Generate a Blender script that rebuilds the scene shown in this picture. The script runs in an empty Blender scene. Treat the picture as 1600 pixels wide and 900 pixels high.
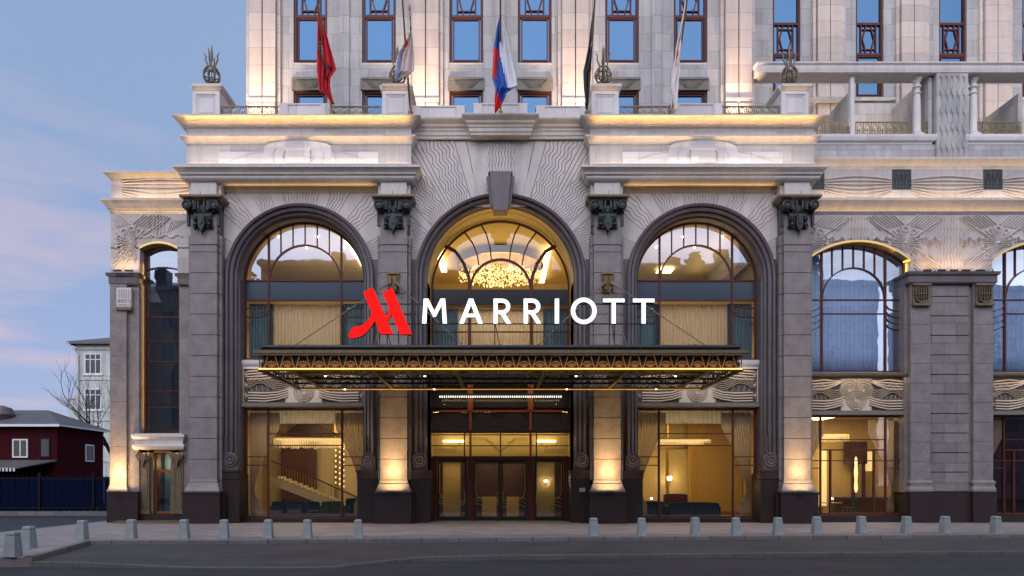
import bpy, math, random
from mathutils import Vector, Matrix
random.seed(7)
R = math.radians
PI = math.pi
scene = bpy.context.scene
COL = scene.collection

# ------------------------------------------------------------------ camera
CAMY, CAMZ, FPX, VX, VY = -28.0, 1.6, 1067.0, 782.0, 757.0
cd = bpy.data.cameras.new('camera')
cam = bpy.data.objects.new('camera', cd); COL.objects.link(cam)
cam.location = (0, CAMY, CAMZ); cam.rotation_euler = (R(90), 0, 0)
cd.sensor_width = 36.0; cd.lens = 36.0 * FPX / 1600.0
cd.shift_x = (800 - VX) / 1600.0; cd.shift_y = (VY - 450) / 1600.0
cd.clip_start = 0.1; cd.clip_end = 2000
scene.camera = cam

# ------------------------------------------------------------------ world
w = bpy.data.worlds.new('World'); scene.world = w; w.use_nodes = True
nt = w.node_tree; N = nt.nodes; L = nt.links; N.clear()
def wn(t, **k):
    n = N.new(t)
    for a, b in k.items(): setattr(n, a, b)
    return n
sky = wn('ShaderNodeTexSky', sky_type='NISHITA')
sky.sun_disc = False
sky.sun_elevation = R(15.0); sky.sun_rotation = R(230)
sky.air_density = 1.0; sky.dust_density = 0.5; sky.ozone_density = 6.0; sky.altitude = 100
tc = wn('ShaderNodeTexCoord')
mp = wn('ShaderNodeMapping'); mp.inputs['Scale'].default_value = (1.6, 1.6, 9.0)
mp.inputs['Rotation'].default_value = (R(6), R(-7), 0)
L.new(tc.outputs['Generated'], mp.inputs['Vector'])
nz = wn('ShaderNodeTexNoise'); nz.inputs['Scale'].default_value = 1.7; nz.inputs['Detail'].default_value = 7
nz.inputs['Roughness'].default_value = 0.55; nz.inputs['Distortion'].default_value = 0.35
L.new(mp.outputs[0], nz.inputs['Vector'])
cr = wn('ShaderNodeValToRGB'); cr.color_ramp.elements[0].position = 0.49; cr.color_ramp.elements[1].position = 0.67
L.new(nz.outputs['Fac'], cr.inputs[0])
sep = wn('ShaderNodeSeparateXYZ'); L.new(tc.outputs['Generated'], sep.inputs[0])
low = wn('ShaderNodeMapRange'); low.inputs['From Min'].default_value = 0.52; low.inputs['From Max'].default_value = 0.05
L.new(sep.outputs['Z'], low.inputs['Value'])
mul = wn('ShaderNodeMath', operation='MULTIPLY'); L.new(cr.outputs[0], mul.inputs[0]); L.new(low.outputs[0], mul.inputs[1])
mul2 = wn('ShaderNodeMath', operation='MULTIPLY'); L.new(mul.outputs[0], mul2.inputs[0]); mul2.inputs[1].default_value = 1.0
tint = wn('ShaderNodeMix', data_type='RGBA', blend_type='MULTIPLY'); tint.inputs[0].default_value = 1.0
tint.inputs[7].default_value = (1.0, 1.0, 1.0, 1)
L.new(sky.outputs[0], tint.inputs[6])
veil = wn('ShaderNodeValToRGB'); L.new(sep.outputs['Z'], veil.inputs[0])      # thin high cloud that evens the dusk sky out
e = veil.color_ramp.elements; e[0].position = 0.02; e[0].color = (.28, .20, .30, 1); e[1].position = .55; e[1].color = (.25, .32, .425, 1)
e2 = e.new(.28); e2.color = (.25, .275, .355, 1)
vs_ = wn('ShaderNodeMix', data_type='RGBA', blend_type='MULTIPLY'); vs_.inputs[0].default_value = 1.0; L.new(veil.outputs[0], vs_.inputs[6]); vs_.inputs[7].default_value = (1, 1, 1, 1)
sc10 = wn('ShaderNodeVectorMath', operation='SCALE'); sc10.inputs['Scale'].default_value = 10.0; L.new(vs_.outputs[2], sc10.inputs[0])
addv = wn('ShaderNodeVectorMath', operation='ADD'); L.new(tint.outputs[2], addv.inputs[0]); L.new(sc10.outputs[0], addv.inputs[1])
mixc = wn('ShaderNodeMix', data_type='RGBA'); L.new(mul2.outputs[0], mixc.inputs[0])
# broad glow added to the western sky behind the camera to light the facade
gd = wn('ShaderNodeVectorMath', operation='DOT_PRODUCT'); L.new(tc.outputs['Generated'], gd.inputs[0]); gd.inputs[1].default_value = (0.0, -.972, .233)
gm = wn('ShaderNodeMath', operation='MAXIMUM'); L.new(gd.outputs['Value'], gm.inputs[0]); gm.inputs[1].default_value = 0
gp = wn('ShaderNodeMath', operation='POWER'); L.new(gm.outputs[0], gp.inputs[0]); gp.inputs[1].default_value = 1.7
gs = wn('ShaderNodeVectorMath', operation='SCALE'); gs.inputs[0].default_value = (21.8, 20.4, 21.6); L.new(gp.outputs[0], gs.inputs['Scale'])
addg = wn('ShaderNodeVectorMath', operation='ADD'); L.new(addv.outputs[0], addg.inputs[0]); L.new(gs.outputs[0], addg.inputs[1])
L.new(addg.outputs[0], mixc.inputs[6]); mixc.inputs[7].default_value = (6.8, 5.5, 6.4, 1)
bg = wn('ShaderNodeBackground'); bg.inputs['Strength'].default_value = 0.10
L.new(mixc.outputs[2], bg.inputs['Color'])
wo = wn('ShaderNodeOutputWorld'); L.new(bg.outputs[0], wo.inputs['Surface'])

# ------------------------------------------------------------------ sun (the soft afterglow in the western sky behind the camera)
sl = bpy.data.lights.new('sun', 'SUN'); sl.energy = 0.7; sl.angle = R(20); sl.color = (1.0, 0.90, 0.92)
so = bpy.data.objects.new('sun', sl); COL.objects.link(so)
so.rotation_euler = (R(90 - 48), 0, R(-22))

vs = scene.view_settings
vs.view_transform = 'Standard'; vs.look = 'None'; vs.gamma = 1; vs.use_curve_mapping = False
vs.exposure = 0.0
cy = scene.cycles
cy.max_bounces = 6; cy.diffuse_bounces = 3; cy.glossy_bounces = 4; cy.transmission_bounces = 4; cy.transparent_max_bounces = 12
cy.sample_clamp_indirect = 4.0; cy.sample_clamp_direct = 0
cy.use_denoising = True
cy.caustics_reflective = False; cy.caustics_refractive = False
cy.use_adaptive_sampling = True; cy.adaptive_threshold = 0.01

# ------------------------------------------------------------------ measuring helpers: a measured position on a plane of known depth Y
def PX(x, Y=0.0): return (x - VX) * (Y - CAMY) / FPX
def PZ(y, Y=0.0): return CAMZ + (VY - y) * (Y - CAMY) / FPX

# ------------------------------------------------------------------ materials
M = {}
def mat(name, col, rough=0.6, metal=0.0, spec=None, noise=None, bump=None, brick=None, emis=None, coat=0, streak=0):
    """col: base colour; noise=(scale, amount); bump=(scale, strength); brick=(w,h,mortar,darken, offset)"""
    m = bpy.data.materials.new(name); m.use_nodes = True
    nt = m.node_tree; n = nt.nodes; l = nt.links
    b = n['Principled BSDF']
    b.inputs['Base Color'].default_value = (*col, 1)
    b.inputs['Roughness'].default_value = rough; b.inputs['Metallic'].default_value = metal
    if coat: b.inputs['Coat Weight'].default_value = coat
    if spec is not None: b.inputs['Specular IOR Level'].default_value = spec
    if emis:
        b.inputs['Emission Color'].default_value = (*emis[0], 1); b.inputs['Emission Strength'].default_value = emis[1]
    last = None
    def mixmul(a, fac, c2):
        mx = n.new('ShaderNodeMix'); mx.data_type = 'RGBA'; mx.blend_type = 'MULTIPLY'
        if a is None: mx.inputs[6].default_value = (*col, 1)
        else: l.new(a, mx.inputs[6])
        if isinstance(fac, float): mx.inputs[0].default_value = fac
        else: l.new(fac, mx.inputs[0])
        if isinstance(c2, tuple): mx.inputs[7].default_value = (*c2, 1)
        else: l.new(c2, mx.inputs[7])
        return mx.outputs[2]
    tcn = n.new('ShaderNodeTexCoord')
    if brick:
        bw, bh, mo, dk = brick[:4]; off = brick[4] if len(brick) > 4 else 0.5
        sx = n.new('ShaderNodeSeparateXYZ'); l.new(tcn.outputs['Object'], sx.inputs[0])
        cx = n.new('ShaderNodeCombineXYZ')
        if len(brick) > 5:   # lying surface
            l.new(sx.outputs[0], cx.inputs[0]); l.new(sx.outputs[1], cx.inputs[1])
        else:
            ad = n.new('ShaderNodeMath'); ad.operation = 'ADD'; l.new(sx.outputs[0], ad.inputs[0]); l.new(sx.outputs[1], ad.inputs[1])
            l.new(ad.outputs[0], cx.inputs[0]); l.new(sx.outputs[2], cx.inputs[1])
        mpn = n.new('ShaderNodeMapping'); mpn.inputs['Location'].default_value = (0.13, 0.02, 0)
        if len(brick) > 5: mpn.inputs['Rotation'].default_value = (0, 0, R(brick[5]))
        l.new(cx.outputs[0], mpn.inputs[0])
        bt = n.new('ShaderNodeTexBrick'); bt.offset = off; bt.squash = 1
        bt.inputs['Scale'].default_value = 1; bt.inputs['Mortar Size'].default_value = mo
        bt.inputs['Mortar Smooth'].default_value = 0.1; bt.inputs['Bias'].default_value = 0
        bt.inputs['Brick Width'].default_value = bw; bt.inputs['Row Height'].default_value = bh
        bt.inputs['Color1'].default_value = (1, 1, 1, 1); bt.inputs['Color2'].default_value = (0.74, 0.75, 0.77, 1)
        bt.inputs['Mortar'].default_value = (dk, dk * .97, dk * .95, 1)
        l.new(mpn.outputs[0], bt.inputs['Vector'])
        last = mixmul(last, 1.0, bt.outputs['Color'])
    if noise:
        tn = n.new('ShaderNodeTexNoise'); tn.inputs['Scale'].default_value = noise[0]; tn.inputs['Detail'].default_value = 6
        tn.inputs['Roughness'].default_value = 0.65
        l.new(tcn.outputs['Object'], tn.inputs['Vector'])
        rp = n.new('ShaderNodeValToRGB'); a = 1 - noise[1]
        rp.color_ramp.elements[0].position = 0.32; rp.color_ramp.elements[1].position = 0.68
        rp.color_ramp.elements[0].color = (a, a, a, 1); rp.color_ramp.elements[1].color = (1, 1, 1, 1)
        l.new(tn.outputs['Fac'], rp.inputs[0])
        last = mixmul(last, 1.0, rp.outputs[0])
        tn2 = n.new('ShaderNodeTexNoise'); tn2.inputs['Scale'].default_value = noise[0] * 14; tn2.inputs['Detail'].default_value = 3
        l.new(tcn.outputs['Object'], tn2.inputs['Vector'])
        rp2 = n.new('ShaderNodeValToRGB'); a = 1 - noise[1] * .8
        rp2.color_ramp.elements[0].position = 0.35; rp2.color_ramp.elements[1].position = 0.62
        rp2.color_ramp.elements[0].color = (a, a, a, 1); rp2.color_ramp.elements[1].color = (1, 1, 1, 1)
        l.new(tn2.outputs['Fac'], rp2.inputs[0])
        last = mixmul(last, 1.0, rp2.outputs[0])
    if streak:   # rain streaks: dirt with a shape of its own
        mps = n.new('ShaderNodeMapping'); mps.inputs['Scale'].default_value = (2.2, 2.2, 0.16) if 'asphalt' not in name else (.07, 2.6, 1)
        l.new(tcn.outputs['Object'], mps.inputs[0])
        ts = n.new('ShaderNodeTexNoise'); ts.inputs['Scale'].default_value = 1.6; ts.inputs['Detail'].default_value = 5
        l.new(mps.outputs[0], ts.inputs['Vector'])
        rs = n.new('ShaderNodeValToRGB'); a = 1 - streak
        rs.color_ramp.elements[0].position = 0.38; rs.color_ramp.elements[1].position = 0.60
        rs.color_ramp.elements[0].color = (a, a * .985, a * .96, 1); rs.color_ramp.elements[1].color = (1, 1, 1, 1)
        l.new(ts.outputs['Fac'], rs.inputs[0])
        last = mixmul(last, 1.0, rs.outputs[0])
    if last is not None: l.new(last, b.inputs['Base Color'])
    if bump:
        tb = n.new('ShaderNodeTexNoise'); tb.inputs['Scale'].default_value = bump[0]; tb.inputs['Detail'].default_value = 6
        l.new(tcn.outputs['Object'], tb.inputs['Vector'])
        bp = n.new('ShaderNodeBump'); bp.inputs['Strength'].default_value = bump[1]; bp.inputs['Distance'].default_value = 0.02
        l.new(tb.outputs['Fac'], bp.inputs['Height']); l.new(bp.outputs[0], b.inputs['Normal'])
    M[name] = m
    return m

mat('limestone', (0.63, 0.58, 0.555), 0.75, noise=(1.1, .12), bump=(30, .12), brick=(1.15, .62, .006, .45), streak=.09)
mat('limestone_plain', (0.64, 0.595, 0.57), 0.75, noise=(1.3, .12), bump=(30, .12), streak=.09)
mat('limestone_ashlar', (0.51, 0.50, 0.495), 0.75, noise=(1.3, .14), bump=(30, .1), brick=(.82, .80, .008, .42, .5), streak=.12)
mat('rose_ashlar', (0.68, 0.58, 0.52), 0.75, noise=(1.6, .12), bump=(30, .1), brick=(5, .80, .010, .45, .0), streak=.08)
mat('white_stone', (0.72, 0.68, 0.67), 0.7, noise=(1.6, .08), brick=(1.15, 5, .006, .5, 0))
mat('groove', (0.23, 0.205, 0.195), 0.9)  # darker than the stone: shade between the carved plates is in the colour
mat('granite', (0.285, 0.255, 0.252), 0.55, spec=.35, noise=(1.7, .34), bump=(60, .1))
mat('granite_ashlar', (0.290, 0.260, 0.256), 0.55, spec=.35, noise=(1.7, .30), brick=(1.05, .84, .012, .35, .5))
mat('dark_granite', (0.030, 0.021, 0.022), 0.4, spec=.3, noise=(3, .3))
mat('dark_molding', (0.135, 0.115, 0.13), 0.36, spec=.5, noise=(1.4, .3))
mat('plinth', (0.036, 0.025, 0.025), 0.42, spec=.3, noise=(4, .3), bump=(50, .03))
mat('keystone', (0.13, 0.115, 0.13), 0.5, noise=(3, .2))
mat('bronze_dark', (0.055, 0.065, 0.068), 0.42, metal=.75, noise=(6, .4))
mat('bronze_gold', (0.22, 0.165, 0.075), 0.40, metal=.8, noise=(8, .35))
mat('bronze_brown', (0.20, 0.155, 0.10), 0.5, metal=.45, noise=(5, .3))
mat('palmette_bronze', (0.34, 0.17, 0.045), 0.4, metal=.6)
mat('brass', (0.65, 0.45, 0.16), 0.28, metal=1.0)
mat('window_red', (0.105, 0.028, 0.022), 0.5, spec=.25, noise=(9, .2))
mat('window_orange', (0.25, 0.062, 0.018), 0.5, spec=.2)
mat('lintel_green', (0.20, 0.185, 0.15), 0.7, noise=(6, .25))
mat('dark_metal', (0.045, 0.048, 0.045), 0.4, metal=.6, noise=(5, .3))
mat('steel_cable', (0.22, 0.20, 0.18), 0.45, metal=.7)
mat('blue_panel', (0.035, 0.055, 0.085), 0.18, spec=.8)
mat('cream_panel', (0.70, 0.58, 0.46), 0.6, noise=(3, .12))
mat('olive_panel', (0.46, 0.38, 0.26), 0.5, metal=.1, noise=(5, .2))
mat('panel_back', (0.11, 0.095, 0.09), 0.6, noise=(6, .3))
mat('room_wall', (0.64, 0.55, 0.38), 0.7, noise=(1.4, .1))
mat('room_gold', (0.66, 0.52, 0.22), 0.6, noise=(1.2, .12))
mat('room_ceiling', (0.72, 0.62, 0.45), 0.7)
mat('room_floor', (0.22, 0.17, 0.12), 0.15)
mat('wood_dark', (0.09, 0.04, 0.028), 0.35, noise=(3, .3))
mat('velvet_blue', (0.02, 0.05, 0.075), 0.8, noise=(9, .3))
mat('velvet_green', (0.03, 0.09, 0.045), 0.8)
mat('velvet_red', (0.16, 0.04, 0.03), 0.8)
mat('marble_light', (0.66, 0.60, 0.50), 0.3, noise=(2, .1))
mat('asphalt', (0.052, 0.052, 0.058), 0.7, spec=.25, noise=(.7, .35), bump=(120, .5), streak=.22)
mat('asphalt_bay', (0.085, 0.080, 0.080), 0.75, spec=.25, noise=(.6, .32), bump=(120, .5), streak=.18)
mat('paving', (0.33, 0.29, 0.275), 0.65, noise=(1.1, .25), bump=(40, .15), brick=(.62, .62, .012, .5, 0, 45))
mat('paving_straight', (0.24, 0.225, 0.22), 0.65, noise=(.9, .28), bump=(40, .15), brick=(.9, .45, .012, .5, .5, 0))
mat('road_kerb_stone', (0.115, 0.11, 0.11), 0.8, noise=(1, .35), bump=(50, .2))
mat('kerb_stone', (0.19, 0.18, 0.175), 0.7, noise=(2, .3), bump=(50, .2), brick=(1.1, 9, .02, .4, 0, 0))
mat('bollard_stone', (0.30, 0.335, 0.35), 0.65, noise=(5, .25), bump=(70, .2))
mat('red_plaster', (0.052, 0.010, 0.013), 0.95, spec=.02, noise=(1.2, .25), bump=(20, .2))
mat('roof_tin', (0.13, 0.12, 0.125), 0.6, noise=(.8, .3), metal=.2)
mat('far_pane', (0.03, 0.036, 0.042), 0.25, spec=.35)
mat('white_plaster', (0.62, 0.66, 0.65), 0.85, noise=(.5, .22), streak=.25)
mat('white_frame', (0.62, 0.64, 0.66), 0.5)
mat('fence_blue', (0.0018, 0.0055, 0.028), 0.8, spec=.05, noise=(2, .25))
mat('fence_dark', (0.010, 0.011, 0.014), 0.7, spec=.1)
mat('bark', (0.045, 0.035, 0.03), 0.9, noise=(6, .3))
mat('facade_opposite', (0.42, 0.30, 0.22), 0.8, noise=(.5, .2))
mat('facade_opposite_grey', (0.42, 0.45, 0.60), 0.7, noise=(.5, .2))
mat('opposite_glass', (0.05, 0.07, 0.10), 0.1, spec=.9)
mat('foliage', (0.045, 0.065, 0.035), 0.9, noise=(3, .4))
mat('flag_red', (0.55, 0.015, 0.025), 0.8)
mat('flag_blue', (0.02, 0.10, 0.42), 0.8)
mat('flag_white', (0.72, 0.72, 0.78), 0.8)
mat('flag_lilac', (0.42, 0.42, 0.60), 0.8)
mat('flag_cream', (0.66, 0.56, 0.52), 0.8)
mat('flag_black', (0.018, 0.018, 0.022), 0.8)
mat('flag_grey', (0.30, 0.27, 0.25), 0.8)
mat('flag_brightred', (0.75, 0.03, 0.03), 0.8)
mat('led_warm', (1, .8, .4), emis=((1.0, 0.52, 0.10), 1.7))
mat('edge_glow', (1, .7, .2), emis=((1.0, 0.50, 0.10), .55))
mat('gold_drape', (0.60, 0.42, 0.12), 0.8)
mat('lit_wall', (1, .8, .4), emis=((1.0, 0.70, 0.28), .85))  # emission stands in for lamplight on the wall panels and shelf
mat('led_cove', (1, .8, .5), emis=((1.0, 0.72, 0.38), 5))
mat('bulb', (1, .9, .7), emis=((1.0, 0.86, 0.62), 22))
mat('bulb_small', (1, .9, .7), emis=((1.0, 0.86, 0.62), 2.6))
mat('crystal_glow', (1, .8, .5), emis=((1.0, 0.70, 0.30), 1.5))
mat('crystal', (0.9, 0.78, 0.5), 0.12, spec=1.0, emis=((1.0, 0.66, 0.26), .55))
mat('sign_white', (.9, .9, .9), emis=((0.93, 0.97, 1.0), 1.15))
mat('sign_red', (.25, .005, .005), 1.0, spec=0.0, emis=((1.0, 0.012, 0.010), .92))
mat('sign_side', (0.35, 0.35, 0.36), 0.5)
mat('plaque', (0.5, 0.45, 0.38), 0.4, metal=.4)

def glass(name, tint, base, rough=0.0, gl=(1, 1, 1)):
    m = bpy.data.materials.new(name); m.use_nodes = True
    nt = m.node_tree; n = nt.nodes; l = nt.links; n.clear()
    o = n.new('ShaderNodeOutputMaterial'); mx = n.new('ShaderNodeMixShader')
    t = n.new('ShaderNodeBsdfTransparent'); t.inputs[0].default_value = (*tint, 1)
    g = n.new('ShaderNodeBsdfGlossy'); g.inputs['Roughness'].default_value = rough; g.inputs[0].default_value = (*gl, 1)
    tx = n.new('ShaderNodeTexNoise'); tx.inputs['Scale'].default_value = 0.9; tx.inputs['Detail'].default_value = 2
    tco = n.new('ShaderNodeTexCoord'); l.new(tco.outputs['Object'], tx.inputs['Vector'])
    bp = n.new('ShaderNodeBump'); bp.inputs['Strength'].default_value = .07; bp.inputs['Distance'].default_value = .03
    l.new(tx.outputs['Fac'], bp.inputs['Height']); l.new(bp.outputs[0], g.inputs['Normal'])
    f = n.new('ShaderNodeFresnel'); f.inputs[0].default_value = 1.5
    a = n.new('ShaderNodeMath'); a.operation = 'MULTIPLY_ADD'; a.use_clamp = True
    l.new(f.outputs[0], a.inputs[0]); a.inputs[1].default_value = 1.4; a.inputs[2].default_value = base
    l.new(a.outputs[0], mx.inputs[0]); l.new(t.outputs[0], mx.inputs[1]); l.new(g.outputs[0], mx.inputs[2])
    l.new(mx.outputs[0], o.inputs[0]); M[name] = m
glass('glass', (.92, .92, .90), .04)
glass('glass_upper', (.85, .88, .90), .18, gl=(.66, .80, 1.0))
glass('glass_mirror', (.60, .68, .76), .20, gl=(.80, .90, 1.0))
glass('glass_tower', (.02, .03, .05), .80, gl=(.078, .158, .27))
glass('glass_far', (.10, .12, .14), .05)
def sheer(name, col, tr):
    m = bpy.data.materials.new(name); m.use_nodes = True
    nt = m.node_tree; n = nt.nodes; l = nt.links; n.clear()
    o = n.new('ShaderNodeOutputMaterial'); mx = n.new('ShaderNodeMixShader'); m2 = n.new('ShaderNodeMixShader')
    t = n.new('ShaderNodeBsdfTransparent'); d = n.new('ShaderNodeBsdfDiffuse'); tl = n.new('ShaderNodeBsdfTranslucent')
    d.inputs[0].default_value = (*col, 1); tl.inputs[0].default_value = (*col, 1)
    m2.inputs[0].default_value = .5; l.new(d.outputs[0], m2.inputs[1]); l.new(tl.outputs[0], m2.inputs[2])
    mx.inputs[0].default_value = tr; l.new(m2.outputs[0], mx.inputs[1]); l.new(t.outputs[0], mx.inputs[2])
    l.new(mx.outputs[0], o.inputs[0]); M[name] = m
sheer('sheer', (.88, .82, .72), .06)
sheer('sheer_thin', (.72, .76, .84), .15)
sheer('drape_teal', (.42, .58, .72), .0)

# ------------------------------------------------------------------ mesh builder
class MB:
    def __init__(s): s.v = []; s.f = []; s.m = []; s.cur = 0
    def face(s, pts, mi=None):
        b = len(s.v); s.v += [tuple(p) for p in pts]; s.f.append(tuple(range(b, b + len(pts)))); s.m.append(s.cur if mi is None else mi)
    def add(s, verts, faces, mi=None):
        b = len(s.v); s.v += [tuple(p) for p in verts]
        for f in faces: s.f.append(tuple(b + i for i in f)); s.m.append(s.cur if mi is None else mi)
    def box(s, x0, x1, y0, y1, z0, z1, mi=None):
        if x0 > x1: x0, x1 = x1, x0
        if y0 > y1: y0, y1 = y1, y0
        if z0 > z1: z0, z1 = z1, z0
        V = [(x0,y0,z0),(x1,y0,z0),(x1,y1,z0),(x0,y1,z0),(x0,y0,z1),(x1,y0,z1),(x1,y1,z1),(x0,y1,z1)]
        s.add(V, [(0,3,2,1),(4,5,6,7),(0,1,5,4),(1,2,6,5),(2,3,7,6),(3,0,4,7)], mi)
    def frustum(s, cx, cy, z0, z1, a0, b0, a1, b1, mi=None):
        V = [(cx-a0,cy-b0,z0),(cx+a0,cy-b0,z0),(cx+a0,cy+b0,z0),(cx-a0,cy+b0,z0),(cx-a1,cy-b1,z1),(cx+a1,cy-b1,z1),(cx+a1,cy+b1,z1),(cx-a1,cy+b1,z1)]
        s.add(V, [(0,3,2,1),(4,5,6,7),(0,1,5,4),(1,2,6,5),(2,3,7,6),(3,0,4,7)], mi)
    def prism(s, pts, y0, y1, mi=None):
        """pts: outline in XZ (anticlockwise seen from -Y)"""
        n = len(pts); V = [(x, y0, z) for x, z in pts] + [(x, y1, z) for x, z in pts]
        F = [tuple(range(n)), tuple(range(2*n-1, n-1, -1))] + [(i, i+n, (i+1) % n + n, (i+1) % n) for i in range(n)]
        s.add(V, F, mi)
    def flat(s, pts, z0, z1, mi=None):
        n = len(pts); V = [(x, y, z0) for x, y in pts] + [(x, y, z1) for x, y in pts]
        F = [tuple(range(n-1, -1, -1)), tuple(range(n, 2*n))] + [(i, (i+1) % n, (i+1) % n + n, i+n) for i in range(n)]
        s.add(V, F, mi)
    def rib(s, pts, wd, y0, y1, taper=1.0, closed=False, mi=None):
        """bar of width wd along the XZ polyline pts, back face at y1, front face (taper*wd wide) at y0"""
        n = len(pts); V = []
        for i, (x, z) in enumerate(pts):
            a = pts[(i-1) % n] if (closed or i > 0) else pts[i]
            c = pts[(i+1) % n] if (closed or i < n-1) else pts[i]
            d1 = Vector((x-a[0], z-a[1])); d2 = Vector((c[0]-x, c[1]-z))
            if d1.length < 1e-9: d1 = d2
            if d2.length < 1e-9: d2 = d1
            d1 = d1.normalized(); d2 = d2.normalized(); t = (d1+d2)
            if t.length < 1e-6: t = d1
            t.normalize(); k = 1/max(.4, t.dot(d1)); nx, nz_ = -t.y*k, t.x*k
            h = wd/2; g = h*taper
            V += [(x+nx*h, y1, z+nz_*h), (x+nx*g, y0, z+nz_*g), (x-nx*g, y0, z-nz_*g), (x-nx*h, y1, z-nz_*h)]
        F = []
        m = n if closed else n-1
        for i in range(m):
            a = i*4; b = ((i+1) % n)*4
            for k in range(3): F.append((a+k, b+k, b+k+1, a+k+1))
        if not closed:
            F += [(0,1,2,3), tuple((n-1)*4+k for k in (3,2,1,0))]
        s.add(V, F, mi)
    def tube(s, pts, r, seg=8, mi=None, cap=True):
        """tube along 3D pts; r number or list"""
        n = len(pts); P = [Vector(p) for p in pts]; V = []; up = None
        for i in range(n):
            t = (P[min(i+1, n-1)] - P[max(i-1, 0)])
            t = t.normalized() if t.length > 1e-9 else Vector((0, 0, 1))
            if up is None: up = Vector((0, 0, 1)) if abs(t.z) < .9 else Vector((1, 0, 0))
            a = t.cross(up); 
            if a.length < 1e-6: a = t.cross(Vector((0, 1, 0)))
            a.normalize(); b = a.cross(t); up = b if abs(b.dot(t)) < .5 else up
            rr = r[i] if isinstance(r, (list, tuple)) else r
            for k in range(seg):
                q = P[i] + a*math.cos(2*PI*k/seg)*rr + b*math.sin(2*PI*k/seg)*rr
                V.append(tuple(q))
        F = []
        for i in range(n-1):
            for k in range(seg):
                F.append((i*seg+k, i*seg+(k+1) % seg, (i+1)*seg+(k+1) % seg, (i+1)*seg+k))
        if cap: F += [tuple(range(seg-1, -1, -1)), tuple((n-1)*seg+k for k in range(seg))]
        s.add(V, F, mi)
    def lathe(s, cx, cy, prof, seg=16, mi=None, axis='z', cz=0):
        """prof: list (r, h). axis z: vertical; axis y: h runs along +Y from cy"""
        V = []; n = len(prof)
        for r, h in prof:
            for k in range(seg):
                a = 2*PI*k/seg
                if axis == 'z': V.append((cx+r*math.cos(a), cy+r*math.sin(a), cz+h))
                else: V.append((cx+r*math.cos(a), cy+h, cz+r*math.sin(a)))
        F = [(i*seg+k, i*seg+(k+1) % seg, (i+1)*seg+(k+1) % seg, (i+1)*seg+k) for i in range(n-1) for k in range(seg)]
        F += [tuple(range(seg-1, -1, -1)), tuple((n-1)*seg+k for k in range(seg))]
        s.add(V, F, mi)
    def sphere(s, c, r, seg=8, mi=None, sz=1.0):
        n = max(4, seg//2+1)
        s.lathe(c[0], c[1], [(max(.001, r*math.sin(PI*i/n)), -r*sz*math.cos(PI*i/n)) for i in range(n+1)], seg, mi, 'z', c[2])
    def cornice(s, path, prof, mi=None, closed=False):
        """path: plan points (x,y), outward = right-hand side; prof: (out, z) bottom to top"""
        n = len(path); V = []
        for i, (x, y) in enumerate(path):
            a = path[i-1] if i > 0 else None; c = path[i+1] if i < n-1 else None
            d1 = Vector((x-a[0], y-a[1])).normalized() if a else None
            d2 = Vector((c[0]-x, c[1]-y)).normalized() if c else None
            if d1 is None: d1 = d2
            if d2 is None: d2 = d1
            n1 = Vector((d1.y, -d1.x)); n2 = Vector((d2.y, -d2.x)); m = (n1+n2).normalized(); m *= 1/max(.3, m.dot(n1))
            for o, z in prof: V.append((x+m.x*o, y+m.y*o, z))
        k = len(prof)
        F = [(i*k+j, (i+1)*k+j, (i+1)*k+j+1, i*k+j+1) for i in range(n-1) for j in range(k-1)]
        F += [tuple(range(k-1, -1, -1)), tuple((n-1)*k+j for j in range(k))]
        s.add(V, F, mi)
    def sweep(s, path, prof, mi=None):
        """path: list of (x,z,nx,nz); prof: list of (o,y)"""
        k = len(prof); V = [(x+nx*o, y, z+nz_*o) for x, z, nx, nz_ in path for o, y in prof]
        F = [(i*k+j, i*k+j+1, (i+1)*k+j+1, (i+1)*k+j) for i in range(len(path)-1) for j in range(k-1)]
        s.add(V, F, mi)
    def mirror(s):
        o = MB(); o.v = [(-x, y, z) for x, y, z in s.v]; o.f = [tuple(reversed(f)) for f in s.f]; o.m = list(s.m); return o
    def build(s, name, mats, parent=None, smooth=False, loc=(0, 0, 0), bevel=0):
        me = bpy.data.meshes.new(name); me.from_pydata(s.v, [], s.f)
        if isinstance(mats, str): mats = [mats]
        for q in mats: me.materials.append(M[q])
        if len(mats) > 1: me.polygons.foreach_set('material_index', s.m)
        me.validate(); me.update()
        import bmesh
        bm = bmesh.new(); bm.from_mesh(me)
        bmesh.ops.remove_doubles(bm, verts=bm.verts, dist=1e-5)
        bmesh.ops.recalc_face_normals(bm, faces=bm.faces); bm.to_mesh(me); bm.free()
        if smooth:
            me.shade_smooth()
            me.set_sharp_from_angle(angle=R(38))
        o = bpy.data.objects.new(name, me); COL.objects.link(o); o.location = loc
        if parent: o.parent = parent
        if bevel:
            md = o.modifiers.new('bevel', 'BEVEL'); md.width = bevel; md.segments = 2; md.limit_method = 'ANGLE'
        return o

def tag(o, label=None, cat=None, group=None, kind=None):
    if label: o['label'] = label
    if cat: o['category'] = cat
    if group: o['group'] = group
    if kind: o['kind'] = kind
    return o
def thing(name, label, cat, loc=(0, 0, 0), rz=0, group=None):
    o = bpy.data.objects.new(name, None); COL.objects.link(o); o.location = loc; o.rotation_euler = (0, 0, rz)
    o.empty_display_size = .3
    return tag(o, label, cat, group)
def copy_tree(o, parent=None):
    c = o.copy(); COL.objects.link(c)
    if parent is not None: c.parent = parent
    for ch in list(o.children): copy_tree(ch, c)
    return c
def area(name, loc, sx, sy, power, col, rot=(0, 0, 0), spread=None):
    l = bpy.data.lights.new(name, 'AREA'); l.shape = 'RECTANGLE'; l.size = sx; l.size_y = sy; l.energy = power; l.color = col
    if spread: l.spread = R(spread)
    o = bpy.data.objects.new(name, l); COL.objects.link(o); o.location = loc; o.rotation_euler = rot
    return o
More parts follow.
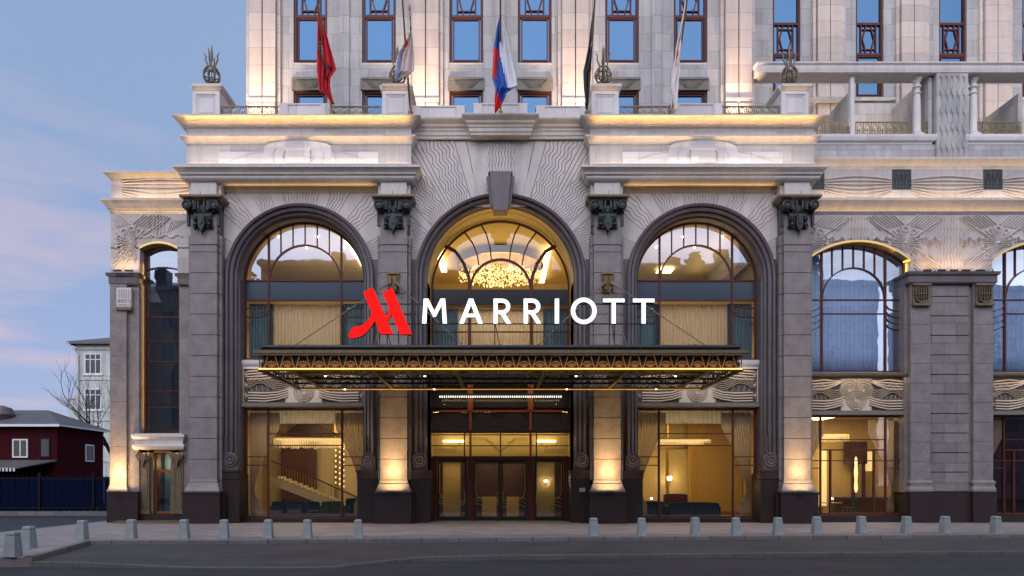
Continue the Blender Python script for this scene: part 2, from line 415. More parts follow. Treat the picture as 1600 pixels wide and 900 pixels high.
def area_dir(name, loc, sx, sy, power, col, d, spread=None):
    o = area(name, loc, sx, sy, power, col, spread=spread); o.rotation_euler = Vector(d).to_track_quat('-Z', 'Y').to_euler(); return o
def point(name, loc, power, col, rad=.05):
    l = bpy.data.lights.new(name, 'POINT'); l.energy = power; l.color = col; l.shadow_soft_size = rad
    o = bpy.data.objects.new(name, l); COL.objects.link(o); o.location = loc
    return o
def spot(name, loc, target, power, col, ang=80, rad=.05, blend=.8):
    l = bpy.data.lights.new(name, 'SPOT'); l.energy = power; l.color = col; l.shadow_soft_size = rad; l.spot_size = R(ang); l.spot_blend = blend
    o = bpy.data.objects.new(name, l); COL.objects.link(o); o.location = loc
    d = Vector(target) - Vector(loc); o.rotation_euler = d.to_track_quat('-Z', 'Y').to_euler()
    return o
WARM = (1.0, 0.62, 0.26)
GOLD = (1.0, 0.55, 0.12)
def arcpts(cx, cz, r, a0, a1, n):
    return [(cx + r*math.cos(R(a0+(a1-a0)*i/n)), cz + r*math.sin(R(a0+(a1-a0)*i/n))) for i in range(n+1)]
def interp(tab, t):
    if t <= tab[0][0]: return tab[0][1]
    for (a, b), (c, d) in zip(tab, tab[1:]):
        if t <= c: return b + (d-b)*(t-a)/(c-a)
    return tab[-1][1]
# ================================================================== GROUND
def struct(o, kind='structure'): o['kind'] = kind; return o
K1 = [(-10.36, -12.9), (-11.67, -8.62), (-11.2, -8.45), (-8.04, -8.4), (0.35, -7.43), (16.8, -6.1), (46, -3.8)]
K2X = [(-10.36, -12.9), (-8.5, -13.1), (-6.5, -13.2), (-3.6, -13.2), (-2.9, -12.6), (-1.9, -11.9), (0.3, -11.5), (13.4, -10.5), (46, -8.0)]
K2Z = [(-10.4, -.115), (-9.2, -.12), (-7.2, -.19), (-6.4, -.207), (-4.2, -.207), (-2.9, -.16), (-1.6, -.115), (46, -.115)]
mb = MB(); mb.face([(-400, -300, -.22), (400, -300, -.22), (400, 500, -.22), (-400, 500, -.22)])
struct(mb.build('ground', 'asphalt'))
mb = MB(); xs = [-10.36 + .4*i for i in range(142)]
k1z = [(x, y) for x, y in K1[3:]]
def k1y(x):
    if x < -8.04: return interp([(-11.67, -8.62), (-11.2, -8.45), (-8.04, -8.4)], x)
    return interp(k1z, x)
V = []; ny = 8
for x in xs:
    a = k1y(x) + .02; b = interp(K2X, x); zf = interp(K2Z, x)
    for j in range(ny+1):
        t = j/ny; V.append((x, a+(b-a)*t, -.115 + (zf+.115)*max(0, (t-.3)/.7)))
F = [(i*(ny+1)+j, i*(ny+1)+j+1, (i+1)*(ny+1)+j+1, (i+1)*(ny+1)+j) for i in range(len(xs)-1) for j in range(ny)]
mb.add(V, F); mb.add([(-11.75, -8.6, -.115), (-10.36, -8.4, -.115), (-10.36, -12.95, -.115)], [(0, 2, 1)])
struct(mb.build('asphalt_bay', 'asphalt_bay'))
# kerb between the bay and the road: a row of stones, dropped where the bay is entered
mb = MB(); V = []
for i, x in enumerate(xs):
    y = interp(K2X, x); z = interp(K2Z, x) + .006
    V += [(x, y-.01, -.25), (x, y-.005, z-.012), (x, y+.012, z), (x, y+.16, z), (x, y+.16, z-.06)]
F = [(i*5+j, i*5+j+1, (i+1)*5+j+1, (i+1)*5+j) for i in range(len(xs)-1) for j in range(4)]
mb.add(V, F); struct(mb.build('road_kerb', 'road_kerb_stone'))
pave = [(-10.36, -12.9), (-11.67, -8.62), (-11.2, -8.45), (-8.04, -8.4), (0.35, -7.43), (16.8, -6.1), (46, -3.8), (46, 14), (-18.0, 14), (-17.8, 6), (-17.2, 0), (-16.7, -7), (-16.0, -10.4), (-14.8, -12.4), (-13.2, -13.1), (-11.5, -13.1)]
mb = MB(); mb.flat(pave, -.26, 0); struct(mb.build('pavement', 'paving'))
mb = MB(); mb.cornice(K1, [(.012, -.24), (.012, -.012), (0, .008), (-.15, .008), (-.15, -.02)]); struct(mb.build('pavement_kerb', 'kerb_stone'))
mb = MB(); mb.cornice([(-18.0, 14), (-17.8, 6), (-17.2, 0), (-16.7, -7), (-16.0, -10.4), (-14.8, -12.4), (-13.2, -13.1), (-11.5, -13.1), (-10.36, -12.9)], [(.012, -.24), (.012, -.012), (0, .008), (-.15, .008), (-.15, -.02)])
struct(mb.build('pavement_kerb', 'kerb_stone'))
# strips of straight paving along the kerb and a border band near the wall
mb = MB()
for (x0, y0), (x1, y1) in zip(K1[3:-1], K1[4:]):
    mb.face([(x0, y0+.16, .004), (x1, y1+.16, .004), (x1, y1+1.25, .004), (x0, y0+1.25, .004)])
struct(mb.build('paving_border', 'paving_straight'))

# ================================================================== HOTEL
hotel = thing('hotel_building', 'grand pale stone hotel with three tall arches, granite piers and a tower behind', 'building', (0, 0, 0))
HP = hotel
def part(mb, name, mats, parent=None, smooth=False, **k): return mb.build(name, mats, parent or HP, smooth, **k)

# ---- courses of one pier
def make_pier():
    m = MB(); z = 1.80
    m.box(-.50, .50, .06, .6, 1.3, 11.86, 1); m.box(-.66, .66, .24, .6, 1.3, 11.86, 1)
    while z < 11.3:
        h = min(.825, 11.42-z)
        m.box(-.55, .55, 0, .3, z, z+h, 0); m.box(-.68, -.56, .17, .6, z, z+h, 0); m.box(.56, .68, .17, .6, z, z+h, 0)
        z += .85
    m.box(-.57, .57, -.03, .4, 11.44, 11.80, 0); m.box(-.69, .69, .16, .6, 11.44, 11.86, 0)
    m.box(-.53, .53, .02, .5, 11.80, 12.0, 0)
    m.box(-.55, .55, .03, .6, 12.0, 13.2, 0)
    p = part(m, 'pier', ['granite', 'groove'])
    m = MB(); m.cornice([(-.55, .5), (-.55, 0), (.55, 0), (.55, .5)], [(.0, 1.82), (.02, 1.74), (.02, 1.66), (.06, 1.62), (.09, 1.52), (.13, 1.42), (.16, 1.36), (.16, 1.30)])
    part(m, 'pier_base', 'granite', p)
    m = MB(); m.box(-.76, .76, -.22, .7, -.1, 1.28); m.box(-.86, .86, .05, .7, -.1, 1.24)
    m.cornice([(-.76, .6), (-.76, -.22), (.76, -.22), (.76, .6)], [(0, 1.18), (.025, 1.2), (.025, 1.285), (-.3, 1.30)])
    part(m, 'plinth', 'plinth', p)
    # bronze capital
    m = MB()
    for s in (-1, 1):
        m.lathe(s*.56, -.28, [(.01, -.05), (.07, -.05), (.09, -.02), (.12, -.02), (.15, -.06), (.19, -.04), (.20, .1), (.20, .3)], 16, None, 'y', 12.95)
        m.box(s*.30-.08, s*.30+.08, -.22, .05, 12.80, 13.16); m.lathe(s*.30, -.2, [(.06, 12.78), (.075, 12.9), (.04, 13.1), (.06, 13.16)], 8)
        m.box(s*.62-.05, s*.62+.05, -.05, .1, 12.2, 12.9)
        m.lathe(s*.28, -.14, [(.03, 12.12), (.10, 12.2), (.05, 12.3), (.09, 12.42), (.03, 12.52)], 8)
        m.lathe(s*.12, -.22, [(.05, 12.80), (.06, 12.95), (.03, 13.14)], 8)
    m.box(-.62, .62, -.12, .1, 12.74, 12.82)
    m.prism([(-.40, 12.10), (.40, 12.10), (.42, 12.18), (.37, 12.22), (.37, 12.66), (.42, 12.74), (-.42, 12.74), (-.37, 12.66), (-.37, 12.22), (-.42, 12.18)], -.07, .1)
    m.prism([(-.09, 12.06), (0, 11.92), (.09, 12.06), (.14, 12.2), (.11, 12.5), (0, 12.66), (-.11, 12.5), (-.14, 12.2)], -.24, 0)
    m.prism([(-.05, 12.2), (.05, 12.2), (.06, 12.45), (0, 12.56), (-.06, 12.45)], -.27, -.2)
    m.rib([(-.34, 12.56), (.34, 12.56)], .05, -.12, 0, .6)
    m.tube([(0, -.05, 12.1), (0, -.16, 11.98), (0, -.1, 11.78)], [.06, .05, .02], 8)
    part(m, 'capital', 'bronze_dark', p, True)
    m = MB(); m.cornice([(-.62, .5), (-.62, -.08), (.62, -.08), (.62, .5)], [(0, 13.14), (.10, 13.17), (.14, 13.22), (.22, 13.26), (.24, 13.30), (.24, 13.37), (-.4, 13.40)])
    m.box(-.63, .63, -.09, .4, 13.12, 13.2)
    m.tube([(0, -.3, 13.36), (0, -.32, 13.5)], .012, 6)
    part(m, 'abacus', 'bronze_brown', p)
    m = MB(); m.box(-.53, .53, .0, .6, 13.38, 14.25); m.box(-.66, .66, .14, .6, 13.38, 14.25)
    part(m, 'dado', 'limestone_plain', p)
    return p
pier0 = make_pier(); pier0.location = (-12.18, 0, 0)
for x in (-4.38, 4.38, 12.18):
    c = copy_tree(pier0, HP); c.location = (x, 0, 0)

def arch_top(m, x0, x1, ztop, pts, yf, yb, mi=0):
    """wall above an arched opening: pts run left to right; jamb pieces below are boxes added by the caller"""
    for (xa, za), (xb, zb) in zip(pts, pts[1:]):
        m.face([(xa, yf, za), (xb, yf, zb), (xb, yf, ztop), (xa, yf, ztop)], mi)
        m.face([(xa, yf, za), (xb, yf, zb), (xb, yb, zb), (xa, yb, za)], mi)
    if x0 < pts[0][0]: m.box(x0, pts[0][0], yf, yb, pts[0][1], ztop, mi)
    if x1 > pts[-1][0]: m.box(pts[-1][0], x1, yf, yb, pts[-1][1], ztop, mi)
def leg_path(cx, zs, r, zb, n=40):
    P = [(cx-r, zb, -1, 0)]
    for i in range(n+1):
        a = PI - PI*i/n; P.append((cx + r*math.cos(a), zs + r*math.sin(a), math.cos(a), math.sin(a)))
    P.append((cx+r, zb, 1, 0)); return P

def fan(m, cx, zs, r0, x0, x1, zl, zt, yf, yb, secs, gap=.028, amp=.035, lam=.62):
    """carved rays: stone plates between incised wavy rays. secs: (a0, a1, n, wavy) in degrees"""
    def lim(a):
        c, s_ = math.cos(a), math.sin(a); t = 1e9
        if c > 1e-6: t = min(t, (x1-cx)/c)
        if c < -1e-6: t = min(t, (x0-cx)/c)
        if s_ > 1e-6: t = min(t, (zt-zs)/s_)
        return t
    for a0, a1, n, wv in secs:
        for i in range(n):
            b0 = R(a0+(a1-a0)*i/n); b1 = R(a0+(a1-a0)*(i+1)/n)
            sub = max(1, int(abs(b1-b0)/R(4)))
            edges = []
            for k in range(sub+1):
                b = b0+(b1-b0)*k/sub; rm = lim(b); sg = 1 if k == 0 else (-1 if k == sub else 0)
                row = []; edge = (i == 0 and k == 0) or (i == n-1 and k == sub)
                N_ = 64
                ra = r0(b) if callable(r0) else r0
                for j in range(N_+1):
                    r = ra + (rm-ra)*j/N_
                    g = sg*gap/2
                    wvy = amp*math.sin(2*PI*r/lam + 1.3*math.sin(3*b)) * (1 if wv and not edge and 0 < j < N_ else 0)
                    x = cx + r*math.cos(b) - (g+wvy)*math.sin(b); z = zs + r*math.sin(b) + (g+wvy)*math.cos(b)
                    x = min(max(x, x0), x1); z = min(max(z, zl), zt); row.append((x, z))
                edges.append(row)
            base = len(m.v); rows = len(edges); N1 = len(edges[0])
            V = [(x, yf, z) for e in edges for x, z in e] + [(x, yb, z) for e in edges for x, z in e]; off = rows*N1
            F = []
            for k in range(rows-1):
                for j in range(N1-1): F.append((k*N1+j, k*N1+j+1, (k+1)*N1+j+1, (k+1)*N1+j))
            for j in range(N1-1):
                F.append((j, j+1, off+j+1, off+j)); q = (rows-1)*N1; F.append((q+j, q+j+1, off+q+j+1, off+q+j))
            m.add(V, F, 0)

# ---- cornices and attic of the two side bays
P_TOP = [(0, 16.24), (.05, 16.27), (.05, 16.34), (.11, 16.37), (.11, 16.44), (.15, 16.46), (.17, 16.52), (.22, 16.60), (.30, 16.67), (.38, 16.71), (.42, 16.72), (.42, 16.79), (-.3, 16.81)]
P_STR = [(0, 15.60), (.04, 15.62), (.07, 15.70), (.14, 15.80), (.21, 15.85), (.21, 15.92), (0, 15.97)]
P_LOW = [(-.2, 14.12), (.04, 14.13), (.10, 14.17), (.16, 14.24), (.16, 14.32), (.23, 14.36), (.25, 14.44), (.33, 14.52), (.40, 14.57), (.40, 14.66), (0, 14.71)]
P_TOP = [(o, 16.20+(z-16.24)*.66) for o, z in P_TOP]; P_STR = [(o, z-.07) for o, z in P_STR]; P_LOW = [(o, z-.13) for o, z in P_LOW]
def side_entablature(s):
    path = [(3.66, 1.2), (3.66, 0), (12.88, 0), (12.88, 3.4)]
    if s < 0: path = [(-x, y) for x, y in reversed(path)]
    m = MB(); m.box(s*3.66, s*12.88, 0.001, 3.4, 14.02, 16.55); part(m, 'attic_wall', 'limestone')
    m = MB(); m.cornice(path, P_TOP); part(m, 'cornice', 'limestone_plain')
    m = MB(); m.cornice(path, [(o-.003, z) for o, z in P_STR]); part(m, 'string_course', 'limestone_plain')
    m = MB(); m.cornice(path, P_LOW); part(m, 'cornice', 'limestone_plain')
    cx = s*8.27
    m = MB(); m.box(cx-3.27, cx+3.27, -.05, .02, 14.60, 15.22)
    pts = [(cx-1.55, 14.715), (cx+1.55, 14.715), (cx+1.38, 15.36)] + [(cx+1.38*math.cos(R(a)), 15.36+.30*math.sin(R(a))) for a in range(10, 180, 10)] + [(cx-1.38, 15.36)]
    m.prism(pts, -.10, .02)
    for q in (-1, 1):
        m.rib([(cx+q*3.1, 14.76), (cx+q*2.6, 14.93), (cx+q*2.0, 15.12), (cx+q*1.42, 15.24)], .035, -.075, 0, .5)
        m.rib([(cx+q*.48, 14.78), (cx+q*.62, 14.95), (cx+q*.58, 15.15), (cx+q*.50, 15.34)], .05, -.15, 0, .5)
        m.rib([(cx+q*1.0, 14.75), (cx+q*1.05, 15.1), (cx+q*.85, 15.45)], .035, -.13, 0, .5)
    m.prism([(cx-.50, 14.73), (cx+.50, 14.73), (cx+.50, 15.36), (cx+.2, 15.42), (cx-.2, 15.42), (cx-.50, 15.36)], -.17, 0)
    part(m, 'attic_relief', 'white_stone')
side_entablature(-1); side_entablature(1)

# ---- side bay walls with carved rays, dark arch mouldings
SX = 8.35
def side_bay(s):
    cx = s*SX; x0, x1 = sorted((s*4.98, s*11.55))
    m = MB(); pts = arcpts(cx, 10.2, 3.05, 165, 15, 40)
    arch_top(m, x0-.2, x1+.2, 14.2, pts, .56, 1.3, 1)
    m.box(x0-.1, x1+.1, .50, .57, 13.78, 14.2, 0)
    fan(m, cx, 10.2, 3.06, x0, x1, 11.0, 13.76, .50, .57,
        [(14, 28, 9, 1), (28, 40, 1, 0), (40, 52, 5, 1), (52, 60, 1, 0), (60, 70, 5, 1), (70, 78, 1, 0), (78, 102, 12, 1),
         (102, 110, 1, 0), (110, 120, 5, 1), (120, 128, 1, 0), (128, 140, 5, 1), (140, 152, 1, 0), (152, 166, 9, 1)], gap=.022)
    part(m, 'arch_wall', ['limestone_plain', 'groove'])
    for q in (-1, 1):   # dark jambs either side of the arch moulding
        m = MB()
        xe = s*11.55 if q*s > 0 else s*4.98
        m.box(cx+q*2.98, xe+q*.1, .49, 1.3, 0, 11.0); m.box(cx+q*2.6, cx+q*2.99, .75, 1.3, 0, 10.2)
        part(m, 'jamb', 'dark_molding')
    m = MB()
    m.sweep(leg_path(cx, 10.2, 2.6, 2.1), [(.50, .57), (.49, .34), (.44, .30), (.37, .33), (.35, .44), (.315, .44), (.30, .38), (.20, .42), (.185, .55), (.15, .55), (.13, .50), (.07, .54), (.055, .68), (.0, .72), (-.02, 1.0), (-.02, 1.3)])
    ml = part(m, 'arch_molding', 'dark_molding', None, True)
    m = MB(); m.sweep(leg_path(cx, 10.2, 2.6, 10.2), [(.02, .70), (-.01, .68), (-.035, .74), (-.035, .9), (-.02, .95)])
    part(m, 'arch_lining', 'bronze_brown', ml, True)
    for q in (-1, 1):
        m = MB(); xx = cx+q*2.86
        m.lathe(xx, .30, [(.02, -.04), (.05, -.03), (.06, .0), (.11, .0), (.13, -.05), (.18, -.05), (.20, 0), (.24, 0), (.26, -.03), (.30, -.02), (.31, .15)], 24, None, 'y', 2.62)
        m.box(xx-.31, xx+.31, .33, .6, 2.2, 2.75); m.rib([(xx-.18, 3.6), (xx-.18, 2.95), (xx-.05, 2.8)], .06, .26, .4, .6)
        part(m, 'scroll', 'dark_molding', ml, True)
        m = MB(); m.box(xx-.44, xx+.40, .26, 1.3, -.1, 2.05); m.cornice([(xx-.42, 1.0), (xx-.42, .26), (xx+.38, .26), (xx+.38, 1.0)], [(.0, 1.78), (.03, 1.82), (.03, 2.08), (.06, 2.10), (.06, 2.19), (-.1, 2.2)])
        part(m, 'jamb_plinth', 'plinth')
    m = MB(); m.box(cx-2.62, cx+2.62, .72, 1.3, -.1, .17); m.box(cx-2.5, cx+2.5, .68, .8, -.1, .10); part(m, 'sill', 'plinth')
side_bay(-1); side_bay(1)

# ---- centre bay
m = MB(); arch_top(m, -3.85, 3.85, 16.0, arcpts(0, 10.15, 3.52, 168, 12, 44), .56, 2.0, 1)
sec = []
fan(m, 0, 9.2, lambda b: .95*math.sin(b)+math.sqrt(3.3**2-(.95*math.cos(b))**2), -3.78, 3.78, 11.0, 15.98, .49, .57, [(25.5, 44, 13, 1), (44, 48, 1, 0), (48, 60, 9, 1), (60, 63, 2, 0), (63, 74, 8, 1), (74, 78, 1, 0), (78, 82.0, 1, 0),
      (98.0, 102, 1, 0), (102, 106, 1, 0), (106, 117, 8, 1), (117, 120, 2, 0), (120, 132, 9, 1), (132, 136, 1, 0), (136, 154.5, 13, 1)], gap=.026, amp=.05, lam=.62)
for i in range(9):      # vertical waves above the keystone
    x = -.52 + i*.13; P = [(x+.028*math.sin(2*PI*(13.9+j*.07)/.5), 13.9+j*.07) for j in range(30)]
    m.rib([(a, b) for a, b in P if b < 15.96], .10, .46, .57, .8, False, 0)
m.box(-1.15, 1.15, .508, .56, 13.2, 15.98, 0)
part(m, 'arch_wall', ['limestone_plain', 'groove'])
for q in (-1, 1):
    m = MB(); m.box(q*3.42, q*3.85, .49, 2.0, 0, 11.0); m.box(q*3.08, q*3.43, .80, 2.0, 0, 10.2)
    m.sweep([(q*3.08, z, q, 0) for z in (2.1, 10.15)], [(0, .74), (0, 2.0)]); part(m, 'jamb', 'dark_molding')
m = MB(); m.sweep(leg_path(0, 10.15, 3.08, 2.1, 48), [(.49, .57), (.48, .32), (.43, .28), (.36, .31), (.34, .44), (.30, .44), (.28, .36), (.19, .40), (.17, .56), (.12, .56), (.10, .50), (.05, .54), (.03, .70), (0, .74)])
ml = part(m, 'arch_molding', 'dark_molding', None, True)
m = MB(); m.sweep(leg_path(0, 10.15, 3.08, 10.15, 48), [(0, .74), (-.01, 1.1), (-.03, 1.12), (-.03, 1.3), (-.01, 1.32), (0, 2.0)])
part(m, 'arch_reveal', 'room_gold', ml, True)  # gold colour stands in for lamplight on the stone reveal
for q in (-1, 1):
    xx = q*3.36; m = MB()
    m.lathe(xx, .28, [(.02, -.04), (.05, -.03), (.06, .0), (.11, .0), (.13, -.05), (.18, -.05), (.20, 0), (.24, 0), (.26, -.03), (.30, -.02), (.31, .15)], 24, None, 'y', 2.62)
    m.box(xx-.31, xx+.31, .33, .6, 2.2, 2.75); part(m, 'scroll', 'dark_molding', ml, True)
    m = MB(); m.box(xx-.44, xx+.44, .24, 2.0, -.1, 2.05); m.cornice([(xx-.44, 1.0), (xx-.44, .24), (xx+.44, .24), (xx+.44, 1.0)], [(.0, 1.78), (.03, 1.82), (.03, 2.08), (.06, 2.10), (.06, 2.19), (-.1, 2.2)])
    part(m, 'jamb_plinth', 'plinth')
m = MB(); m.box(3.26, 3.50, .20, .3, 1.30, 1.46); part(m, 'notice_plate', 'plaque')
# keystone
m = MB(); m.prism([(-.29, 12.85), (.29, 12.85), (.44, 14.38), (-.44, 14.38)], -.05, .6)
m.prism([(-.42, 13.1), (.42, 13.1), (.58, 14.28), (-.58, 14.28)], .10, .6); m.box(-.50, .50, -.02, .5, 14.38, 14.44)
part(m, 'keystone', 'keystone')
m = MB(); m.prism([(-.26, 13.05), (.26, 13.05), (.3, 13.32), (-.3, 13.32)], .75, 1.3); part(m, 'keystone_soffit', 'room_gold')
m = MB(); m.box(-3.7, 3.7, .42, 3.4, 16.0, 16.70); m.box(-1.22, 1.22, .12, .6, 15.95, 16.70); part(m, 'attic_wall', 'limestone')
P_C = [(0, 15.95), (.04, 15.98), (.04, 16.08), (.08, 16.10), (.08, 16.24), (.12, 16.28), (.12, 16.36), (.2, 16.42), (.2, 16.50), (.26, 16.55), (.33, 16.61), (.36, 16.66), (.36, 16.71), (-.3, 16.73)]
m = MB(); m.cornice([(-3.7, .42), (-1.22, .42), (-1.22, .12), (1.22, .12), (1.22, .42), (3.7, .42)], P_C); part(m, 'cornice', 'limestone_plain')

m = MB(); m.box(-12.7, 12.7, 12.2, 12.5, 0, 16.7); m.box(-3.6, 3.6, 2.62, 2.7, 5.0, 6.9); part(m, 'rear_wall', 'groove')
# ---- roof deck, pedestals, parapets, railings
m = MB(); m.box(-12.7, 12.7, .44, 3.4, 16.3, 16.57); part(m, 'roof_deck', 'lintel_green')
def pedestal(cx, dz=0):
    m = MB(); y0 = .28; y1 = 1.6; hw = .56
    m.box(cx-hw, cx+hw, y0, y1, 16.54, 17.95)
    for q in (-1, 1):
        m.box(cx+q*hw, cx+q*(hw-.16), y0-.03, y0+.01, 16.56, 17.87)
    m.box(cx-hw+.16, cx+hw-.16, y0-.03, y0+.01, 17.74, 17.87); m.box(cx-hw+.16, cx+hw-.16, y0-.03, y0+.01, 16.56, 16.92)
    m.rib([(cx-hw+.24, 17.0), (cx+hw-.24, 17.0), (cx+hw-.24, 17.66), (cx-hw+.24, 17.66)], .03, y0-.02, y0+.02, .5, True)
    s = 1 if cx < 0 else -1
    m.rib([(cx, 16.9), (cx, 17.6)], .001, y0-.001, y0, 1)
    part(m, 'pedestal', 'white_stone')
    m = MB(); m.cornice([(cx-hw, y0), (cx+hw, y0), (cx+hw, y1), (cx-hw, y1), (cx-hw, y0+.01)], [(0, 17.87), (.03, 17.89), (.06, 17.95), (.10, 18.01), (.12, 18.03), (.12, 18.14), (-.2, 18.16)])
    m.box(cx-hw+.05, cx+hw-.05, y0+.05, y1-.05, 17.87, 18.155); part(m, 'pedestal_cap', 'bronze_brown' if False else 'limestone_plain')
for x in (-12.18, -4.33, 4.33, 12.18): pedestal(x)
def parapet(x0, x1, y, z1):
    m = MB(); m.box(x0, x1, y, y+.35, 16.52, z1); m.box(x0-.03, x1+.03, y-.03, y+.38, z1, z1+.06)
    for q in (x0+.18, x1-.18): m.box(q-.18, q+.18, y-.04, y, 16.55, z1)
    part(m, 'parapet', 'white_stone')
for s in (-1, 1):
    a, b = sorted((s*7.05, s*9.15)); parapet(a, b, .25, 17.30)
    a, b = sorted((s*1.5, s*3.7)); parapet(a, b, .6, 17.40)
parapet(-1.12, 1.12, .35, 17.36)
def railing(x0, x1, y, z0, h, p=None, mname='bronze_brown'):
    m = MB(); m.box(x0, x1, y-.025, y+.025, z0+h-.05, z0+h); m.box(x0, x1, y-.02, y+.02, z0+.06, z0+.09)
    n = max(1, round(abs(x1-x0)/.36)); d = (x1-x0)/n
    for i in range(n+1): m.box(x0+i*d-.014, x0+i*d+.014, y-.014, y+.014, z0, z0+h)
    for i in range(n):
        c = x0+(i+.5)*d
        m.rib([(c-d*.32, z0+.08)]+[(c+d*.32*math.cos(R(a)), z0+h*.5+h*.34*math.sin(R(a))) for a in range(180, -1, -30)]+[(c+d*.32, z0+.08)], .022, y-.012, y+.012)
        m.rib([(c, z0+.08), (c, z0+h*.55)], .02, y-.012, y+.012)
        m.rib([(c-d*.32, z0+h*.5), (c, z0+h*.25), (c+d*.32, z0+h*.5)], .018, y-.01, y+.01)
    return part(m, 'roof_railing', mname)
for s in (-1, 1):
    for a, b in ((9.2, 11.6), (5.0, 7.0)):
        x0, x1 = sorted((s*a, s*b)); railing(x0, x1, .42, 16.93, .42)

# ---- windows of the two side bays
def side_window(s):
    cx = s*SX; Y = 1.18; zb = 6.92
    m = MB()
    m.rib([(cx-2.56, zb), (cx-2.56, 10.2)] + arcpts(cx, 10.2, 2.56, 180, 0, 36) + [(cx+2.56, 10.2), (cx+2.56, zb)], .10, Y-.05, Y+.06, .8)
    m.box(cx-2.6, cx+2.6, Y-.05, Y+.06, zb-.05, zb+.06)
    top = lambda x: 10.2 + math.sqrt(max(0, 2.56**2-(x-cx)**2))
    for q in (-1, 1): m.rib([(cx+q*1.55, zb), (cx+q*1.55, top(cx+q*1.55))], .085, Y-.05, Y+.05, .8)
    m.rib([(cx-2.56, 10.30), (cx+2.56, 10.30)], .07, Y-.045, Y+.05, .8)
    m.rib([(cx-2.56, 9.47), (cx+2.56, 9.47)], .06, Y-.045, Y+.05, .8)
    sm = arcpts(cx, 10.30, 1.52, 180, 0, 28); m.rib(sm, .07, Y-.047, Y+.05, .8)
    for k in (-2, -1, 0, 1, 2):
        x = cx+k*.517; z0 = 10.30+math.sqrt(1.52**2-(x-cx)**2); m.rib([(x, z0), (x, top(x))], .045, Y-.04, Y+.04, .8)
    for q in (-1, 1):
        for dz in (0, .38):
            m.rib([(cx+q*1.55, 9.38-dz), (cx+q*1.68, 9.22-dz), (cx+q*1.88, 9.13-dz), (cx+q*2.56, 9.12-dz)], .045, Y-.04, Y+.04, .8)
    w_ = part(m, 'window', 'window_red')
    m = MB(); P = [(cx+2.55, 10.3)] + arcpts(cx, 10.2, 2.55, 4, 176, 36) + [(cx-2.55, 10.3)]
    m.face([(x, Y+.02, z) for x, z in P]); part(m, 'pane', 'glass_upper', w_)
    m = MB(); m.face([(cx-2.55, Y+.02, zb), (cx+2.55, Y+.02, zb), (cx+2.55, Y+.02, 9.47), (cx-2.55, Y+.02, 9.47)]); part(m, 'pane', 'glass', w_)
    m = MB(); m.box(cx-2.55, cx+2.55, Y+.0, Y+.1, 9.47, 10.30); part(m, 'spandrel_panel', 'blue_panel', w_)
    m = MB(); m.cornice([(cx-2.66, 1.3), (cx-2.66, .92), (cx+2.66, .92), (cx+2.66, 1.3)], [(0, 6.62), (.03, 6.64), (.06, 6.72), (.06, 6.84), (-.2, 6.90)]); m.box(cx-2.6, cx+2.6, .93, 1.3, 6.5, 6.88)
    part(m, 'window_ledge', 'white_stone', w_)
    # ground-floor window
    m = MB(); zb, zt = .2, 4.82
    m.rib([(cx-2.53, zb), (cx+2.53, zb), (cx+2.53, zt), (cx-2.53, zt)], .11, Y-.05, Y+.06, .8, True)
    for q in (-1, 1):
        m.rib([(cx+q*1.58, zb), (cx+q*1.58, zt)], .09, Y-.05, Y+.05, .8)
        for z in (2.78, 2.42): m.rib([(cx+q*1.58, z), (cx+q*2.5, z)], .045, Y-.04, Y+.04, .8)
    for z in (3.77, 3.27): m.rib([(cx-1.58, z), (cx+1.58, z)], .05, Y-.04, Y+.04, .8)
    w2 = part(m, 'window', 'window_red')
    m = MB(); m.face([(cx-2.5, Y+.02, zb), (cx+2.5, Y+.02, zb), (cx+2.5, Y+.02, zt), (cx-2.5, Y+.02, zt)]); part(m, 'pane', 'glass', w2)
side_window(-1); side_window(1)

